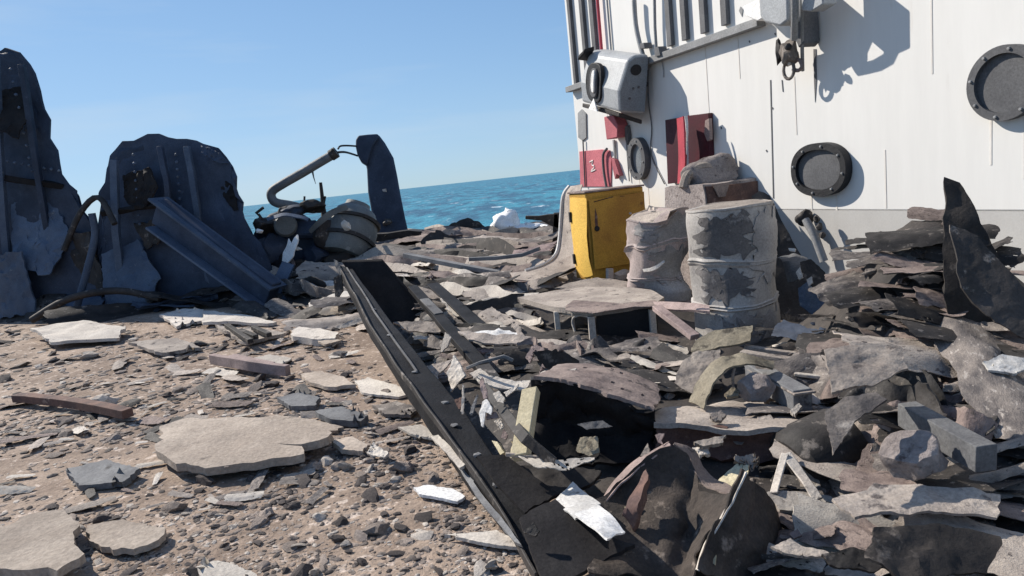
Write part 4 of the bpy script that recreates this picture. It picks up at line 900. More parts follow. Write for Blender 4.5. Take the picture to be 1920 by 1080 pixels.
for i, (px, m, lb) in enumerate((
    ([(1330, 782), (1350, 776), (1362, 782), (1352, 794), (1336, 792)], 'dust_dark', 'grey fragment on the layered slab, left of two'),
    ([(1420, 782), (1446, 778), (1452, 790), (1440, 798), (1424, 796)], 'dust', 'dusty fragment on the layered slab, right of two'),
    ([(1478, 790), (1498, 786), (1512, 800), (1490, 808), (1480, 802)], 'white', 'bright white flake at the right end of the layered slab'),
    ([(1300, 828), (1330, 822), (1362, 815), (1355, 830), (1320, 836)], 'dust', 'small dusty plate jutting below the layered slab'),
    ([(1298, 838), (1326, 836), (1330, 850), (1312, 852)], 'pale', 'pale perforated tab under the layered slab'),
    ([(1482, 770), (1498, 756), (1504, 762), (1490, 778)], 'pale', 'pale splinter standing behind the white flake'))):
    torn('metal_shard', lb, 'shard', px, m, Y=3.3 if i not in (3, 4) else 3.05, n=(-.1, -.45, 1), thick=.02, crumple=.04)
# tan sheets, olive strap
torn('torn_sheet', 'tan torn plate leaning at the foot of the grey white drum', 'sheet metal', [(1312, 632), (1340, 620), (1412, 610), (1406, 640), (1350, 652), (1300, 662), (1296, 652)], 'olive', Y=4.25, n=(-.2, -.35, .9), thick=.014, crumple=.02)
torn('torn_sheet', 'tan crumpled plate with holes below the leaning tan plate', 'sheet metal', [(1262, 716), (1282, 672), (1298, 660), (1350, 655), (1348, 690), (1330, 720), (1306, 742), (1280, 730)], 'dust', Y=4.0, n=(-.25, -.5, .85), thick=.014, crumple=.03)
loft('olive_strap', 'olive curved strap arching over the heap below the drums', 'strap', [[(1452, 680, 3.75), (1410, 667, 3.75), (1365, 666, 3.75), (1330, 684, 3.7), (1306, 718, 3.65), (1290, 756, 3.6)], [(1452, 692, 3.65), (1405, 684, 3.6), (1368, 690, 3.58), (1345, 710, 3.55), (1330, 738, 3.5), (1318, 768, 3.45)]], 'olive', 26, 8, .01, .018, 6, .3)
t = thing('dangling_fitting', at(1360, 735, 3.6), 'tan fitting dangling on a wire below the olive strap', 'fitting')
tube('wire', '', '', [at(1378, 690, 3.6), at(1374, 705, 3.6), at(1375, 726, 3.6)], .008, 'dust', t, 6, sub=3)
torn('pad', '', '', [(1358, 738), (1374, 724), (1386, 734), (1384, 742), (1362, 744)], 'olive', Y=3.6, n=(-.1, -.5, .8), thick=.02, parent=t)
for i, (P, w, h, m, lb) in enumerate((
    ([at(1395, 650, 4.2), at(1460, 660, 4.1), at(1560, 672, 4.0)], .045, .03, 'dust', 'upper of two parallel dusty laths below the grey white drum'),
    ([at(1388, 660, 4.1), at(1460, 672, 3.95), at(1560, 690, 3.8)], .06, .035, 'dust', 'lower of two parallel dusty laths below the grey white drum'),
    ([at(1450, 652, 4.3), at(1500, 640, 4.3), at(1555, 628, 4.25)], .07, .03, 'pale', 'pale lath slanting up right beside the drum foot'),
    ([at(1486, 680, 3.8), at(1498, 700, 3.7)], .016, .016, 'dust', 'thin stub of rod above the steel box beam'),
    ([at(1490, 700, 3.7), at(1520, 703, 3.65), at(1565, 708, 3.6)], .03, .02, 'pale', 'thin pale bar behind the steel box beam'))):
    bar('wooden_lath' if i < 3 else 'metal_bar', lb, 'lath' if i < 3 else 'bar', P, w, h, m, sub=3, wob=.012)
vs, fs = lump_data(at(1418, 732, 3.55), (.105, .09, .085), 55, .25, 3, 7); tag(mesh_obj('concrete_chunk', vs, fs, 'concrete', None, 24), 'large grey concrete chunk beside the steel box beam', 'rubble')
t = thing('steel_box_beam', at(1510, 770, 3.4), 'short grey steel box beam lying right of the concrete chunk', 'beam')
bar('beam_body', '', '', [at(1412, 697, 3.95), at(1506, 752, 3.35)], .1, .12, 'grey', t, bev=.006)
bar('cap_strip', '', '', [at(1414, 688, 3.95) + V((0, 0, .0)), at(1510, 738, 3.33)], .115, .012, 'dust', t)
# dark stuff right of the drums
torn('tarpaulin', 'dark tarpaulin draped from the wall down behind the grey white drum', 'tarpaulin', [(1405, 360), (1420, 355), (1440, 364), (1462, 410), (1492, 462), (1520, 500), (1550, 560), (1555, 620), (1470, 650), (1450, 600), (1420, 420)], 'char', Y=5.55, n=(-.35, -.9, .3), thick=.02, crumple=.025)
loft('bent_sheet', 'dark sheet with a lit fold crossing the tarpaulin right of the drum', 'sheet metal', [[(1460, 482, 5.1), (1490, 474, 5.1), (1515, 484, 5.05)], [(1468, 492, 5.0), (1494, 490, 4.95), (1518, 494, 4.95)], [(1475, 530, 4.95), (1505, 525, 4.9), (1535, 530, 4.9)]], 'grey', 10, 6, .01, .02, 3, .1)
torn('bent_sheet', 'dark blue sheet sloping down at the right of the drum', 'sheet metal', [(1496, 540), (1512, 530), (1545, 556), (1580, 600), (1580, 640), (1530, 595), (1500, 572)], 'navy_pale', Y=4.7, n=(-.2, -.85, .5), thick=.012, crumple=.02)
torn('bent_sheet', 'black curved sheet with two pale openings beside the tarpaulin', 'sheet metal', [(1500, 490), (1520, 486), (1545, 510), (1560, 545), (1530, 560), (1508, 530)], 'soot', Y=4.8, n=(-.3, -.85, .4), thick=.012, crumple=.03)
for px, lb in (([(1492, 510), (1500, 500), (1506, 520), (1498, 524)], 'small pale scrap in the upper opening of the black curved sheet'), ([(1512, 524), (1522, 518), (1524, 530), (1516, 536)], 'small pale scrap in the lower opening of the black curved sheet'), ([(1478, 465), (1492, 466), (1490, 472), (1480, 470)], 'tiny pale scrap on the tarpaulin fold')):
    torn('metal_shard', lb, 'shard', px, 'pale', Y=4.7, n=(-.5, -.6, .6), thick=.01)
torn('white_bag_scrap', 'white crumpled plastic scrap between the drum foot and the right heap', 'scrap', [(1494, 630), (1504, 620), (1520, 628), (1560, 624), (1575, 640), (1545, 650), (1535, 640), (1500, 642)], 'white', Y=4.2, n=(-.2, -.4, .9), thick=.02, crumple=.04)
# ------------------------------------------------------------------ foreground right: big crumpled sheet
t = thing('crumpled_hull_sheet', gz(1290, 1075, .05), 'huge crumpled black sheet with two peaks and rusty rims, closest to the camera', 'sheet metal')
TOP = [(1128, 952, 2.75), (1162, 912, 2.8), (1205, 872, 2.85), (1262, 834, 2.9), (1290, 856, 2.88), (1302, 888, 2.82), (1322, 912, 2.75), (1350, 924, 2.65), (1378, 930, 2.55)]
MIDR = [(1140, 1010, 2.6), (1180, 985, 2.66), (1215, 950, 2.72), (1262, 915, 2.78), (1288, 935, 2.75), (1300, 960, 2.68), (1312, 985, 2.6), (1322, 1005, 2.5), (1330, 1010, 2.4)]
BOT = [(1120, 1085, 2.3), (1170, 1088, 2.34), (1215, 1088, 2.36), (1255, 1090, 2.36), (1280, 1092, 2.36), (1295, 1095, 2.34), (1302, 1095, 2.3), (1306, 1096, 2.26), (1310, 1098, 2.22)]
loft('sheet_face', '', '', [TOP, MIDR, BOT], 'hull', 40, 24, .006, .04, 3.2, .06, t)
def shiftrow(r, dx, dy, dY): return [(a + dx, b_ + dy, c + dY) for a, b_, c in r]
loft('folded_rim', '', '', [TOP[:4], shiftrow(TOP[:4], -8, -8, .12), [(1122, 948, 2.95), (1150, 905, 3.0), (1192, 862, 3.02), (1258, 828, 3.02)]], 'pink', 16, 5, .006, .01, 4, .15, t)
loft('folded_rim', '', '', [TOP[3:], [(1262, 830, 2.95), (1300, 845, 2.96), (1318, 878, 2.92), (1345, 900, 2.85), (1378, 918, 2.72), (1390, 925, 2.6)]], 'brown', 16, 4, .006, .01, 4, .1, t)
loft('inner_fold', '', '', [[(1168, 960, 2.62), (1186, 925, 2.7), (1212, 880, 2.76)], [(1182, 985, 2.6), (1198, 945, 2.62), (1216, 890, 2.7)], [(1192, 1000, 2.62), (1205, 965, 2.64), (1218, 900, 2.72)]], 'rust', 10, 6, .006, .014, 4, .25, t)
P2 = [(1398, 882, 2.52), (1372, 940, 2.46), (1345, 985, 2.4), (1325, 1020, 2.34), (1308, 1070, 2.26)]
loft('flap', '', '', [P2, [(1412, 900, 2.56), (1400, 960, 2.48), (1375, 1010, 2.4), (1350, 1050, 2.34), (1325, 1080, 2.26)], [(1440, 930, 2.62), (1450, 990, 2.55), (1430, 1040, 2.46), (1400, 1070, 2.38), (1360, 1095, 2.28)], [(1462, 968, 2.7), (1468, 1010, 2.62), (1450, 1060, 2.5), (1420, 1090, 2.4), (1390, 1110, 2.3)]], 'hull', 24, 24, .006, .022, 3.5, .05, t)
loft('flap_rim', '', '', [P2, shiftrow(P2, -6, -3, .05)], 'pale', 12, 2, .006, .006, 4, .2, t)
loft('inner_lining', '', '', [[(1340, 1008, 2.42), (1334, 1030, 2.38), (1326, 1052, 2.34)], [(1346, 1010, 2.4), (1342, 1034, 2.36), (1340, 1062, 2.3)]], 'wood', 6, 3, .005, .01, 3, .2, t)
torn('torn_sheet', 'cream panel fragment tucked behind the second peak of the crumpled black sheet', 'sheet metal', [(1334, 908), (1358, 890), (1384, 866), (1404, 872), (1400, 896), (1372, 926), (1345, 916)], 'wood', Y=2.95, n=(-.3, -.45, .85), thick=.01, crumple=.015)
torn('metal_shard', 'grey knobbly lump of metal behind the cream panel', 'shard', [(1376, 852), (1390, 856), (1412, 850), (1420, 866), (1404, 872), (1380, 866)], 'dust', Y=3.0, n=(0, -.6, .8), thick=.03, crumple=.06)
for px, m, lb in (([(1228, 815), (1236, 812), (1246, 812), (1240, 826), (1244, 834), (1234, 828)], 'pink', 'small brown star-shaped scrap above the first peak'), ([(1200, 855), (1214, 830), (1220, 856), (1212, 862)], 'dust', 'small dusty triangle scrap left of the first peak'), ([(1170, 952), (1190, 944), (1200, 948), (1186, 966)], 'wood', 'cream chip beside the rusty folded rim')):
    torn('metal_shard', lb, 'shard', px, m, Y=3.0 if px[0][1] < 900 else 2.72, n=(-.3, -.6, .7), thick=.01, crumple=.03)
# bottom plates
t = thing('black_deck_plate', gz(1060, 1040, .1), 'flat black plates lying at the foot of the long beam beside the glossy white sheet', 'plate')
torn('plate', '', '', [(972, 972), (1000, 952), (1042, 936), (1100, 985), (1140, 1004), (1190, 1020), (1140, 1046), (1070, 1085), (1018, 1090)], 'plate_black', z=.17, n=(.05, -.25, 1), thick=.02, crumple=.006, parent=t)
torn('plate', '', '', [(895, 855), (945, 852), (975, 872), (1015, 902), (1050, 926), (1004, 948), (984, 962), (930, 905)], 'plate_black', z=.2, n=(.1, -.35, 1), thick=.02, crumple=.008, parent=t)
torn('plate', '', '', [(955, 875), (1010, 868), (1080, 872), (1130, 880), (1110, 905), (1050, 928), (1010, 900)], 'soot', z=.15, n=(.0, -.3, 1), thick=.02, crumple=.02, parent=t)
torn('bent_tab', '', '', [(980, 998), (1000, 978), (1010, 996), (1004, 1006)], 'char', z=.24, n=(-.3, -.7, .6), thick=.01, crumple=.02, parent=t)
t = thing('glossy_sheet', gz(1105, 960, .3), 'bright white glossy curved sheet in two overlapping pieces on the black plates', 'sheet metal')
loft('sheet_half', '', '', [[(1040, 940, 2.86), (1056, 922, 2.95), (1074, 905, 3.02)], [(1060, 957, 2.69), (1080, 938, 2.78), (1098, 924, 2.86)], [(1078, 972, 2.56), (1100, 957, 2.64), (1126, 946, 2.7)]], 'white', 10, 10, .008, .006, 3, .03, t)
loft('sheet_half', '', '', [[(1076, 966, 2.55), (1100, 954, 2.63), (1122, 946, 2.7)], [(1110, 988, 2.44), (1128, 975, 2.51), (1146, 966, 2.57)], [(1140, 1011, 2.36), (1155, 1004, 2.41), (1173, 996, 2.47)]], 'white', 10, 10, .008, .006, 3, .03, t)
loft('net_scrap', 'frayed pale net scrap with thin trailing ends stretched over the dark hollow', 'net', [[(965, 852, 3.1), (1020, 862, 3.0), (1060, 862, 2.95), (1110, 856, 2.95)], [(1000, 876, 2.95), (1036, 878, 2.9), (1066, 878, 2.9), (1112, 858, 2.93)]], 'pale', 26, 5, .004, .012, 6, .35, holes=.1)
bar('metal_strip', 'thin pale strip running along the top of the dark hollow to the net scrap', 'strip', [at(948, 852, 3.1), at(1010, 858, 3.05), at(1040, 860, 3.0)], .012, .02, 'dust')
# right bottom pieces
torn('torn_sheet', 'pale flat panel at the lower right behind the crumpled black sheet', 'sheet metal', [(1436, 922), (1480, 920), (1560, 930), (1570, 966), (1500, 960), (1462, 956)], 'pale', Y=2.75, n=(0, -.4, 1), thick=.03, crumple=.008)
t = thing('broken_trestle', at(1490, 930, 2.8), 'bent pale strip frame forming a triangle on the lower right panel', 'frame')
bar('strip', '', '', [at(1474, 850, 2.95), at(1462, 890, 2.9), at(1452, 924, 2.8)], .035, .01, 'pale', t, side=(.8, -.5, .2), sub=3, wob=.01)
bar('strip', '', '', [at(1472, 850, 2.95), at(1500, 890, 2.85), at(1520, 915, 2.75), at(1536, 938, 2.7)], .045, .01, 'pale', t, side=(.8, -.5, -.2), sub=3, wob=.015)
torn('torn_sheet', 'pale sheet right of the bent triangular frame', 'sheet metal', [(1494, 872), (1545, 878), (1560, 925), (1530, 915)], 'pale', Y=2.9, n=(-.1, -.5, .9), thick=.01, crumple=.02)
vs, fs = lathe_data([(.02, 0), (.16, .0), (.19, .03), (.2, .12), (.19, .3), (.02, .31)], at(1505, 862, 3.05) + V((-.05, 0, -.06)), V((1, .25, .25)), 28, lambda p, r, h, a: p + nvec(p, 4, 9) * .015)
tag(mesh_obj('dented_canister', vs, fs, 'char', None, 35), 'dark dented canister lying right of the layered slab', 'canister')
for i, (px, m, Y_, n, lb) in enumerate((
    ([(1446, 1022), (1480, 1010), (1510, 1024), (1545, 1030), (1570, 1045), (1500, 1040), (1470, 1036)], 'dust', 2.3, (0, -.35, 1), 'crumpled dusty sheet at the bottom right corner'),
    ([(1480, 1000), (1496, 992), (1504, 1004), (1488, 1010)], 'pink', 2.45, (-.2, -.5, .8), 'small pinkish nub at the lower right'),
    ([(1540, 1038), (1600, 1028), (1680, 1050), (1640, 1070), (1560, 1062)], 'char', 2.1, (0, -.5, 1), 'dark buckled sheet past the bottom right corner piece'),
    ([(1545, 655), (1600, 645), (1690, 650), (1700, 690), (1640, 720), (1560, 735)], 'dust', 2.75, (-.1, -.5, .85), 'broad tan sheet leaning against the foot of the tall rubble mound'),
    ([(1545, 770), (1580, 745), (1640, 735), (1660, 748), (1600, 790), (1560, 850)], 'dust_dark', 2.5, (-.2, -.5, .85), 'grey brown folded sheet below the tall rubble mound'),
    ([(1560, 930), (1640, 905), (1760, 905), (1880, 925), (1870, 965), (1740, 960), (1600, 965)], 'dust', 2.3, (0, -.3, 1), 'wide dusty slab crossing the heap at the far right'),
    ([(1845, 680), (1880, 665), (1925, 672), (1940, 690), (1900, 700), (1855, 694)], 'white', 2.9, (-.1, -.5, .9), 'white crumpled scrap at the far right edge under the wall'),
    ([(1780, 420), (1830, 440), (1900, 520), (1960, 590), (1960, 660), (1860, 600), (1800, 540)], 'char', 3.1, (-.3, -.85, .4), 'charred sheet sloping down at the right side of the tall rubble mound'),
    ([(1775, 330), (1800, 340), (1850, 440), (1900, 520), (1940, 640), (1800, 700), (1770, 560)], 'soot', 3.35, (-.3, -.9, .3), 'black tarpaulin hanging on the back of the tall rubble mound'),
    ([(1640, 990), (1760, 985), (1880, 1010), (1850, 1075), (1700, 1090), (1620, 1050)], 'soot', 2.0, (0, -.6, .8), 'black buckled plate at the lower right corner'))):
    torn('torn_sheet', lb, 'sheet metal', px, m, Y=Y_, n=n, thick=.012, crumple=.03)
vs, fs = lump_data(at(1710, 850, 2.45), (.12, .09, .09), 155, .25, 3, 7); tag(mesh_obj('concrete_chunk', vs, fs, 'concrete', None, 24), 'large grey concrete chunk below the tall rubble mound', 'rubble')
bar('steel_box_beam', 'grey steel box beam lying right of the chunk below the tall rubble mound', 'beam', [at(1700, 775, 2.75), at(1850, 860, 2.3)], .08, .1, 'grey')
# ------------------------------------------------------------------ plates on the gritty deck
def slabg(name, label, cat, px, z, th, m, n=(0, 0, 1), edge=.06, crumple=.008):
    return torn(name, label, cat, px, m, z=z, n=n, thick=th, crumple=crumple, cf=3, edge=edge)
DECKP = [
 ([(300, 812), (345, 798), (381, 796), (440, 795), (500, 799), (560, 806), (622, 818), (612, 834), (566, 848), (520, 846), (566, 852), (578, 868), (520, 878), (440, 888), (388, 892), (330, 886), (300, 860)], .09, .065, 'board', 'big flat tan board with a broken right edge, largest on the gritty deck'),
 ([(476, 784), (520, 778), (590, 786), (640, 800), (636, 808), (560, 804), (500, 795)], .07, .03, 'board', 'tan board piece just beyond the biggest board'),
 ([(666, 714), (690, 708), (730, 718), (782, 734), (748, 744), (700, 740), (678, 736)], .08, .025, 'pale', 'whitish board lying against the long beam'),
 ([(546, 620), (560, 612), (600, 616), (634, 624), (632, 634), (590, 636), (548, 630)], .13, .1, 'pale', 'thick pale block on the deck left of the black end plate'),
 ([(560, 700), (600, 695), (640, 704), (668, 720), (620, 726), (580, 716)], .06, .04, 'board', 'dusty board left of the whitish board'),
 ([(472, 672), (505, 664), (548, 672), (530, 682), (500, 682)], .15, .02, 'pale', 'pale triangular sheet lying over the red channel'),
 ([(622, 826), (660, 818), (690, 834), (680, 846), (640, 842)], .06, .04, 'board', 'dusty board fragment right of the biggest board'),
 ([(590, 770), (640, 762), (690, 778), (676, 790), (620, 786)], .07, .06, 'grey', 'grey broken board propped near the white bottle'),
 ([(748, 805), (790, 800), (826, 816), (812, 826), (770, 818)], .06, .02, 'pale', 'pale slip of board against the lower beam'),
 ([(776, 914), (800, 908), (850, 916), (872, 930), (858, 940), (812, 930), (786, 926)], .06, .02, 'white', 'white torn flake on the deck left of the lower beam'),
 ([(838, 1002), (880, 998), (930, 994), (966, 1010), (980, 1026), (930, 1022), (880, 1012)], .05, .02, 'pale', 'tan wedge poking out under the lower beam'),
 ([(370, 1062), (400, 1050), (440, 1056), (486, 1078), (470, 1095), (380, 1100)], .08, .05, 'pale', 'pale slab at the bottom edge of the gritty deck'),
 ([(-20, 1000), (60, 975), (120, 968), (150, 990), (140, 1030), (160, 1050), (110, 1085), (-20, 1085)], .08, .05, 'board', 'broad tan slab at the lower left corner of the gritty deck'),
 ([(160, 985), (230, 972), (310, 990), (300, 1012), (250, 1030), (190, 1026), (165, 1010)], .06, .04, 'board', 'tan slab piece broken off right of the corner slab'),
 ([(120, 880), (200, 862), (262, 878), (230, 905), (150, 910)], .07, .05, 'grey', 'grey board fragment on the deck left of the biggest board'),
 ([(590, 640), (625, 636), (640, 642), (610, 650)], .06, .03, 'board', 'small dusty board beyond the red channel'),
 ([(520, 745), (560, 735), (600, 745), (590, 760), (545, 762)], .07, .05, 'grey', 'grey broken slate in the middle of the deck'),
 ([(700, 760), (745, 752), (790, 764), (770, 778), (720, 776)], .06, .03, 'dust_dark', 'dark dusty board near the whitish board'),
]
for px, z, th, m, lb in DECKP:
    slabg('broken_board', lb, 'board', px, th * .8 + .02, th * .8, m, crumple=.005, edge=.15, n=(rnd.uniform(-.04, .02), rnd.uniform(-.1, 0), 1))
t = thing('red_channel', gz(470, 690, 0), 'faded red bent channel lying on the gritty deck under the pale triangle', 'channel')
bar('web', '', '', [gz(397, 672, .1), gz(430, 678, .1), gz(470, 686, .1), gz(540, 694, .08)], .06, .1, 'pink', t, sub=3, wob=.01)
bar('flange', '', '', [gz(430, 668, .12), gz(465, 676, .12), gz(505, 684, .1)], .14, .02, 'pink', t, sub=3)
bar('red_channel', 'dark reddish beam lying on the deck at the far left', 'channel', [gz(30, 745, .08), gz(110, 752, .08), gz(240, 775, .08)], .09, .07, 'rust', wob=.02, sub=3)
t = thing('plastic_bottle', gz(700, 800, 0), 'white crushed plastic bottle standing among boards left of the beam', 'bottle')
ax = at(686, 776, 4.9) - at(704, 808, 4.75)
vs, fs = lathe_data([(.01, 0), (.05, .0), (.055, .03), (.05, .1), (.055, .14), (.03, .19), (.02, .2)], at(706, 812, 4.8), ax, 20, lambda p, r, h, a: p + nvec(p, 12, 3) * .012); mesh_obj('bottle_body', vs, fs, 'white', t)
vs, fs = lathe_data([(.005, .2), (.024, .2), (.024, .235), (.005, .236)], at(706, 812, 4.8), ax, 14); mesh_obj('bottle_cap', vs, fs, 'pale', t)
torn('metal_shard', 'white folded shard right below the crushed bottle', 'shard', [(688, 850), (700, 828), (712, 838), (730, 848), (720, 858)], 'pale', z=.06, n=(-.3, -.4, .9), thick=.015, crumple=.05)
# ------------------------------------------------------------------ loose repeats
def copy_at(src, loc, rot, scale, label, cat, group, name):
    o = src.copy(); COL.objects.link(o); o.location = loc; o.rotation_euler = rot; o.scale = scale
    o.name = name; tag(o, label, cat, group); return o
def proto_mesh(name, vs, fs, smooth=26):
    me = bpy.data.meshes.new(name); me.from_pydata(vs, [], fs); me.validate(); me.update()
    bm = bmesh.new(); bm.from_mesh(me); bmesh.ops.recalc_face_normals(bm, faces=bm.faces); bm.to_mesh(me); bm.free()
    if smooth:
        for p in me.polygons: p.use_smooth = True
        me.set_sharp_from_angle(angle=rad(smooth))
    return me
def place(name, me, m, loc, rot, scale, label, cat, group, thick=0):
    key = (me.name, m)
    if key not in PM:
        k = me.copy(); k.materials.clear(); k.materials.append(MATS[m]); PM[key] = k
    o = bpy.data.objects.new(name, PM[key]); COL.objects.link(o)
    o.location = loc; o.rotation_euler = rot; o.scale = scale; tag(o, label, cat, group); return o
PM = {}
STONES = [proto_mesh('stone', *lump_data((0, 0, .2), (1, .75, .5), 200 + i, .4, 2, 9), smooth=18) for i in range(12)]
CHIPS = [proto_mesh('chip', *lump_data((0, 0, .1), (1, .75, .22), 300 + i, .4, 2, 6), smooth=22) for i in range(8)]
def sheet_proto(i, ar):
    rg = random.Random(500 + i)
    c = [V((-1, -ar, rg.uniform(-.05, .15))), V((rg.uniform(-.3, .3), -ar * rg.uniform(.7, 1.1), rg.uniform(-.1, .25))), V((1, -ar * rg.uniform(.4, 1), rg.uniform(-.05, .2)))]
    mdl = [V((-1.05, 0, rg.uniform(.0, .3))), V((rg.uniform(-.3, .3), 0, rg.uniform(-.05, .3))), V((1.1, 0, rg.uniform(0, .3)))]
    d = [V((-1, ar, rg.uniform(-.05, .2))), V((rg.uniform(-.3, .3), ar * rg.uniform(.7, 1.1), rg.uniform(-.1, .2))), V((1, ar * rg.uniform(.3, 1), rg.uniform(-.05, .15)))]
    vs, fs = grid([c, mdl, d], 26, 12, .085, 5, .6, 500 + i, True, .02 if i % 3 == 0 else 0)
    # real thickness
    bm = bmesh.new(); bv = [bm.verts.new(v) for v in vs]
    for f in fs: bm.faces.new([bv[k] for k in f])
    for v in [v for v in bm.verts if not v.link_faces]: bm.verts.remove(v)
    bmesh.ops.recalc_face_normals(bm, faces=bm.faces); shell(bm, .022)
    bm.verts.index_update(); r = ([v.co.copy() for v in bm.verts], [tuple(v.index for v in f.verts) for f in bm.faces]); bm.free()
    return proto_mesh('scrap', *r, smooth=35)
SHEETS = [sheet_proto(i, .55) for i in range(10)]
STRIPS = [sheet_proto(20 + i, .16) for i in range(6)]
def inpoly(x, y, P):
    c = False; j = len(P) - 1
    for i in range(len(P)):
        if (P[i][1] > y) != (P[j][1] > y) and x < (P[j][0] - P[i][0]) * (y - P[i][1]) / (P[j][1] - P[i][1]) + P[i][0]: c = not c
        j = i
    return c
def sample(P, rg):
    x0, x1 = min(p[0] for p in P), max(p[0] for p in P); y0, y1 = min(p[1] for p in P), max(p[1] for p in P)
    while True:
        x, y = rg.uniform(x0, x1), rg.uniform(y0, y1)
        if inpoly(x, y, P): return x, y
KEEP = [[(1028, 582), (1245, 572), (1245, 655), (1028, 650)], [(1285, 400), (1470, 395), (1470, 655), (1285, 650)], [(890, 700), (1010, 700), (1230, 770), (1230, 872), (940, 872)], [(1075, 345), (1215, 345), (1215, 530), (1075, 530)], [(1270, 640), (1440, 640), (1440, 760), (1270, 760)]]
def clear(x, y): return not any(inpoly(x, y, P) for P in KEEP)
def hn(x, y):
    return heap(x, y) if sgn_dist(x, y) > -.1 else 0.0
AV = [(1275, 395, 1470, 640), (1075, 345, 1215, 520), (1185, 400, 1300, 560), (990, 545, 1235, 600)]
ZONES = [
 # polygon, sheets, strips, chunks, px size range, materials, where
 ([(640, 446), (760, 434), (1040, 440), (1045, 505), (960, 530), (720, 530), (640, 490)], 10, 18, 4, (22, 60), ('dust', 'dust_dark', 'char', 'brown', 'dust', 'soot', 'pale'), 'the far heap behind the end plate'),
 ([(740, 530), (960, 530), (985, 560), (1040, 630), (1090, 660), (980, 650), (860, 620), (790, 590)], 10, 16, 4, (24, 70), ('dust', 'dust_dark', 'char', 'soot', 'brown', 'pale'), 'the middle heap left of the low table'),
 ([(790, 640), (900, 640), (1090, 660), (1260, 650), (1260, 720), (1130, 690), (1000, 700), (960, 740), (880, 740), (820, 700)], 26, 12, 18, (22, 60), ('dust', 'soot', 'dust', 'dust_dark', 'brown', 'pale'), 'the near heap below the low table'),
 ([(1160, 640), (1280, 640), (1270, 760), (1230, 780), (1180, 720)], 10, 5, 12, (20, 55), ('dust', 'brown', 'char', 'pale'), 'the heap under the crushed drum'),
 ([(1400, 690), (1560, 690), (1560, 860), (1420, 860)], 14, 8, 14, (20, 52), ('dust', 'pale', 'dust', 'dust_dark'), 'the heap right of the olive strap'),
 ([(1430, 850), (1570, 860), (1580, 1075), (1460, 1075)], 14, 6, 12, (20, 50), ('dust', 'dust_dark', 'char', 'pale', 'brown'), 'the bottom right heap'),
 ([(1560, 700), (1910, 690), (1910, 1070), (1580, 1070)], 34, 12, 26, (40, 120), ('dust', 'char', 'dust', 'pale', 'brown', 'dust_dark'), 'the heap below the tall rubble mound'),
 ([(1570, 700), (1590, 470), (1640, 340), (1700, 310), (1780, 400), (1850, 520), (1900, 690)], 46, 10, 70, (26, 66), ('brown', 'char', 'dust_dark', 'soot', 'brown', 'char'), 'the tall rubble mound against the white wall'),
 ([(1460, 560), (1560, 560), (1560, 690), (1470, 660)], 8, 4, 6, (20, 50), ('soot', 'char', 'dust', 'navy'), 'the dark corner right of the drums'),
 ([(560, 525), (640, 500), (700, 600), (690, 640), (600, 610), (545, 560)], 16, 8, 12, (18, 48), ('dust', 'char', 'soot', 'dust_dark', 'pale'), 'the debris left of the end plate'),
 ([(381, 560), (470, 570), (560, 545), (620, 600), (540, 606), (400, 590)], 8, 6, 12, (16, 46), ('navy', 'char', 'dust_dark', 'soot'), 'the foot of the blue girder'),
 ([(0, 540), (300, 560), (381, 565), (381, 590), (200, 600), (0, 600)], 14, 8, 14, (24, 70), ('navy', 'char', 'navy_pale', 'soot'), 'the foot of the cowl plating'),
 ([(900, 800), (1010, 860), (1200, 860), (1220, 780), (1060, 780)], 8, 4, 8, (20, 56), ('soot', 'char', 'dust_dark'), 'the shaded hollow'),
]
rg = random.Random(5)
AL = {'rust': 'rust brown', 'dust': 'dusty tan', 'dust_dark': 'dull grey brown', 'char': 'charred grey', 'brown': 'brown', 'soot': 'soot black', 'pale': 'pale', 'pink': 'pinkish', 'grey': 'grey', 'olive': 'olive tan', 'navy': 'dark blue', 'navy_pale': 'slate blue'}
for P, ns, nt_, nc, (s0, s1), ms, where in ZONES:
    for kind, cnt in (('sheet', ns), ('strip', nt_), ('chunk', nc)):
        for _ in range(cnt):
            x, y = sample(P, rg); p = march(x, y)
            if p is None or not (clear(x, y) and clear(x, y - 18)): continue
            m = rg.choice(ms); k = p.y / 1300; sz = rg.uniform(s0, s1) * k
            ang = math.atan2(-.5, 1) + rg.gauss(0, .45)
            z = hn(p.x, p.y)
            if kind == 'sheet':
                sc = sz * rg.uniform(.75, 1.3)
                place('metal_scrap', rg.choice(SHEETS), m, V((p.x, p.y, z + .02 + .1 * sz)), (rg.gauss(.3, .3), rg.gauss(0, .14), ang), (sc * 1.75, sc * 1.05, sc * .8), f'{AL[m]} bent sheet scrap in {where}', 'scrap metal', f'{AL[m]} sheet scraps in {where}')
            elif kind == 'strip':
                sc = sz * rg.uniform(1.0, 1.6)
                place('metal_strip', rg.choice(STRIPS), m, V((p.x, p.y, z + .05 + .1 * sz)), (rg.gauss(.3, .4), rg.gauss(0, .1), ang + rg.gauss(0, .2)), (sc, sc * .8, sc * .5), f'{AL[m]} narrow strip in {where}', 'strip', f'{AL[m]} strips in {where}')
            else:
                sc = sz * rg.uniform(.16, .4)
                place('rubble_chunk', rg.choice(STONES), m, V((p.x, p.y, z)), (rg.gauss(0, .4), rg.gauss(0, .4), rg.uniform(0, 6)), (sc, sc, sc), f'{AL[m]} broken chunk in {where}', 'rubble', f'{AL[m]} chunks in {where}')
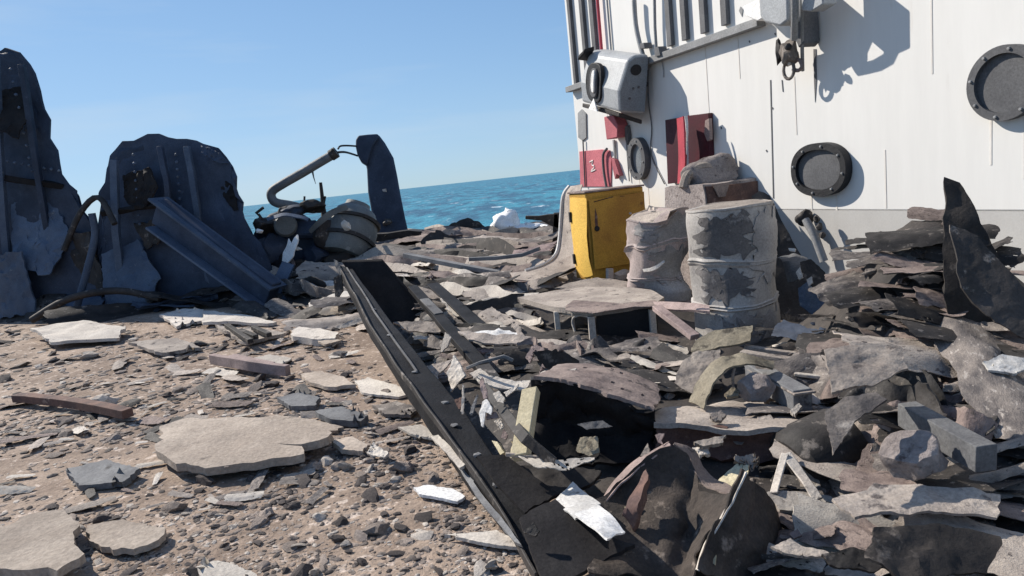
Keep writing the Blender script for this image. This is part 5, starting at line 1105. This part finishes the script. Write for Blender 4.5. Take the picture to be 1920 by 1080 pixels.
# long buckled sheets layered over each other across the heap
LONG = [
 ([(640, 450), (760, 438), (1000, 442), (1010, 500), (900, 525), (720, 525)], 120, (110, 300), (.07, .26), ('dust', 'dust', 'dust_dark', 'brown', 'soot', 'dust'), 'the far heap behind the end plate'),
 ([(740, 530), (900, 530), (960, 570), (960, 640), (860, 620), (780, 580)], 64, (90, 240), (.06, .2), ('dust', 'char', 'dust_dark', 'soot', 'pale'), 'the middle heap left of the low table'),
 ([(800, 640), (1000, 650), (1180, 660), (1160, 690), (960, 690), (850, 690)], 40, (80, 200), (.05, .16), ('dust', 'brown', 'dust_dark', 'char'), 'the near heap below the low table'),
 ([(470, 530), (600, 520), (640, 560), (600, 600), (520, 590)], 20, (60, 140), (.12, .35), ('dust', 'char', 'dust_dark', 'soot'), 'the debris left of the end plate'),
 ([(1560, 720), (1800, 720), (1800, 1000), (1580, 1000)], 22, (120, 260), (.1, .25), ('dust', 'brown', 'dust_dark', 'char'), 'the heap below the tall rubble mound'),
]
for P, cnt, (l0, l1), (w0, w1), ms, where in LONG:
    for _ in range(cnt):
        x, y = sample(P, rg); ln = rg.uniform(l0, l1); al = rad(rg.gauss(4, 6))
        if not all(clear(x + u * math.cos(al), y + u * math.sin(al) - v) for u in (-ln / 2, 0, ln / 2) for v in (0, 20)): continue
        A = march(x - ln / 2 * math.cos(al), y - ln / 2 * math.sin(al)); B = march(x + ln / 2 * math.cos(al), y + ln / 2 * math.sin(al))
        if A is None or B is None or (A - B).length > 5.5 or sgn_dist(A.x, A.y) < .1 or sgn_dist(B.x, B.y) < .1: continue
        d = (B - A).normalized(); q = V((-d.y, d.x, 0)).normalized()
        if q.y < 0: q = -q
        w = rg.uniform(w0, w1); th = rad(rg.uniform(3, 16) if rg.random() < .5 else rg.uniform(38, 80)); th2 = th + rad(rg.gauss(0, 16)); m = rg.choice(ms)
        rows = [[], [], []]; lift = rg.uniform(.0, .07)
        for k in range(6):
            t_ = k / 5; p = A.lerp(B, t_) + V((0, 0, lift + rg.uniform(-.02, .06))) + q * rg.uniform(-.06, .06)
            tw = th + (th2 - th) * t_; ww = w * rg.uniform(.65, 1.15) * (.55 if k in (0, 5) else 1)
            c = q * math.cos(tw) + V((0, 0, math.sin(tw)))
            rows[0].append(p); rows[1].append(p + c * ww * .5 + V((0, 0, rg.uniform(-.01, .03)))); rows[2].append(p + c * ww + V((0, 0, rg.uniform(-.03, .03))))
        SEED[0] += 1
        vs, fs = grid(rows, 34, 6, .012, 9, .3, SEED[0], True)
        tag(mesh_obj('bent_sheet', vs, fs, m, None, 32, .012), f'{AL[m]} long buckled sheet lying across {where}', 'sheet metal', f'{AL[m]} long sheets in {where}')
# stones on the open deck
DZ = [
 ([(381, 900), (800, 880), (1000, 1080), (381, 1080)], 90, (9, 30), 'at the front of the gritty deck'),
 ([(381, 640), (640, 640), (760, 760), (860, 880), (600, 900), (381, 790)], 110, (7, 22), 'in the middle of the gritty deck'),
 ([(430, 605), (640, 610), (700, 680), (381, 660)], 30, (5, 14), 'on the far gritty deck'),
 ([(0, 610), (381, 610), (381, 1080), (0, 1080)], 60, (9, 30), 'on the left gritty deck'),
]
for P, cnt, (s0, s1), where in DZ:
    for _ in range(cnt):
        x, y = sample(P, rg); p = gz(x, y, 0)
        if sgn_dist(p.x, p.y) > -.08: continue
        k = p.y / 1300; sz = (s0 + (s1 - s0) * rg.random() ** 2) * k
        m = rg.choice(('stone_pale', 'stone_grey', 'stone_grey', 'stone_dark', 'stone_dark'))
        c = {'stone_pale': 'pale', 'stone_grey': 'brown grey', 'stone_dark': 'dark'}[m]
        flat = rg.random() < .45
        place('flat_shard' if flat else 'stone', rg.choice(CHIPS if flat else STONES), m, V((p.x, p.y, .0)), (rg.gauss(0, .25), rg.gauss(0, .25), rg.uniform(0, 6.3)), (sz * 1.1, sz, sz), f'{c} {"flat broken shard" if flat else "broken stone"} lying {where}', 'shard' if flat else 'stone', f'{c} {"flat shards" if flat else "stones"} {where}')
# flat fragments on the deck
for _ in range(130):
    x, y = sample([(0, 640), (640, 640), (780, 790), (860, 880), (500, 960), (0, 960)], rg); p = gz(x, y, 0)
    if sgn_dist(p.x, p.y) > -.3: continue
    k = p.y / 1300; sz = (9 + 30 * rg.random() ** 2) * k; m = rg.choice(('dust', 'pale', 'dust_dark', 'char', 'dust', 'brown'))
    w = 'on the left gritty deck' if x < 381 else 'between stones on the gritty deck'
    place('metal_scrap', rg.choice(SHEETS), m, V((p.x, p.y, .015 + .06 * sz)), (rg.gauss(.1, .12), rg.gauss(0, .1), rg.gauss(-.5, .6)), (sz * 1.2, sz * .8, sz * .35), f'{AL[m]} flat bent scrap lying {w}', 'scrap metal', f'{AL[m]} flat scraps {w}')
for _ in range(26):
    x, y = sample([(381, 800), (600, 812), (560, 846), (400, 884), (330, 860)] if _ < 16 else [(0, 1000), (120, 980), (140, 1030), (0, 1070)], rg); p = gz(x, y, .1 if _ < 16 else .055)
    sz = rg.uniform(3, 9) * p.y / 1300
    place('flat_shard', rg.choice(CHIPS), rg.choice(('stone_grey', 'stone_dark')), p + V((0, 0, -.002)), (0, 0, rg.uniform(0, 6)), (sz, sz, sz * .8), 'small chip lying on top of ' + ('the biggest tan board' if _ < 16 else 'the corner slab'), 'shard', 'chips on ' + ('the biggest board' if _ < 16 else 'the corner slab'))
# gravel: one uncountable mass of grit
def grit(name, P, n, s0, s1, m, label, f=None):
    base = [lump_data((0, 0, .08), (1, .7, .32), 700 + i, .5, 1, 6) for i in range(6)]
    vs = []; fs = []
    for _ in range(n):
        x, y = sample(P, rg); p = gz(x, y, 0) if f is None else f(x, y)
        if p is None or (f is None and sgn_dist(p.x, p.y) > 0): continue
        if f is None and noise.noise(V((p.x * 1.1, p.y * .8, 4))) + .35 * noise.noise(V((p.x * 4, p.y * 3, 9))) < rg.uniform(-.45, .3): continue
        sz = (s0 + (s1 - s0) * rg.random() ** 3) * p.y / 1300
        b_ = rg.choice(base); a = rg.uniform(0, 6.3); c, s_ = math.cos(a) * sz, math.sin(a) * sz; k = len(vs); zz = sz * rg.uniform(.5, 1.1)
        vs += [V((p.x + v.x * c - v.y * s_, p.y + v.x * s_ + v.y * c, p.z + v.z * zz)) for v in b_[0]]
        fs += [tuple(i + k for i in q) for q in b_[1]]
    o = mesh_obj(name, vs, fs, m, None, 0); o['kind'] = 'stuff'; o['label'] = label
GP = [(-350, 605), (640, 600), (1010, 1080), (-350, 1080)]
grit('gravel', GP, 11500, 2, 13, 'stone_grey', 'brown grey grit strewn over the deck')
grit('dark_gravel', GP, 5600, 2, 13, 'stone_dark', 'dark grit strewn over the deck')
grit('pale_gravel', GP, 4000, 1.8, 11, 'stone_pale', 'pale chips strewn over the deck')
grit('rubble_grit', [(640, 450), (1040, 440), (1300, 640), (1920, 640), (2350, 600), (2350, 1080), (1030, 1080), (760, 640)], 3600, 2, 9, 'dust_dark', 'dusty grit filling the wreckage', march)
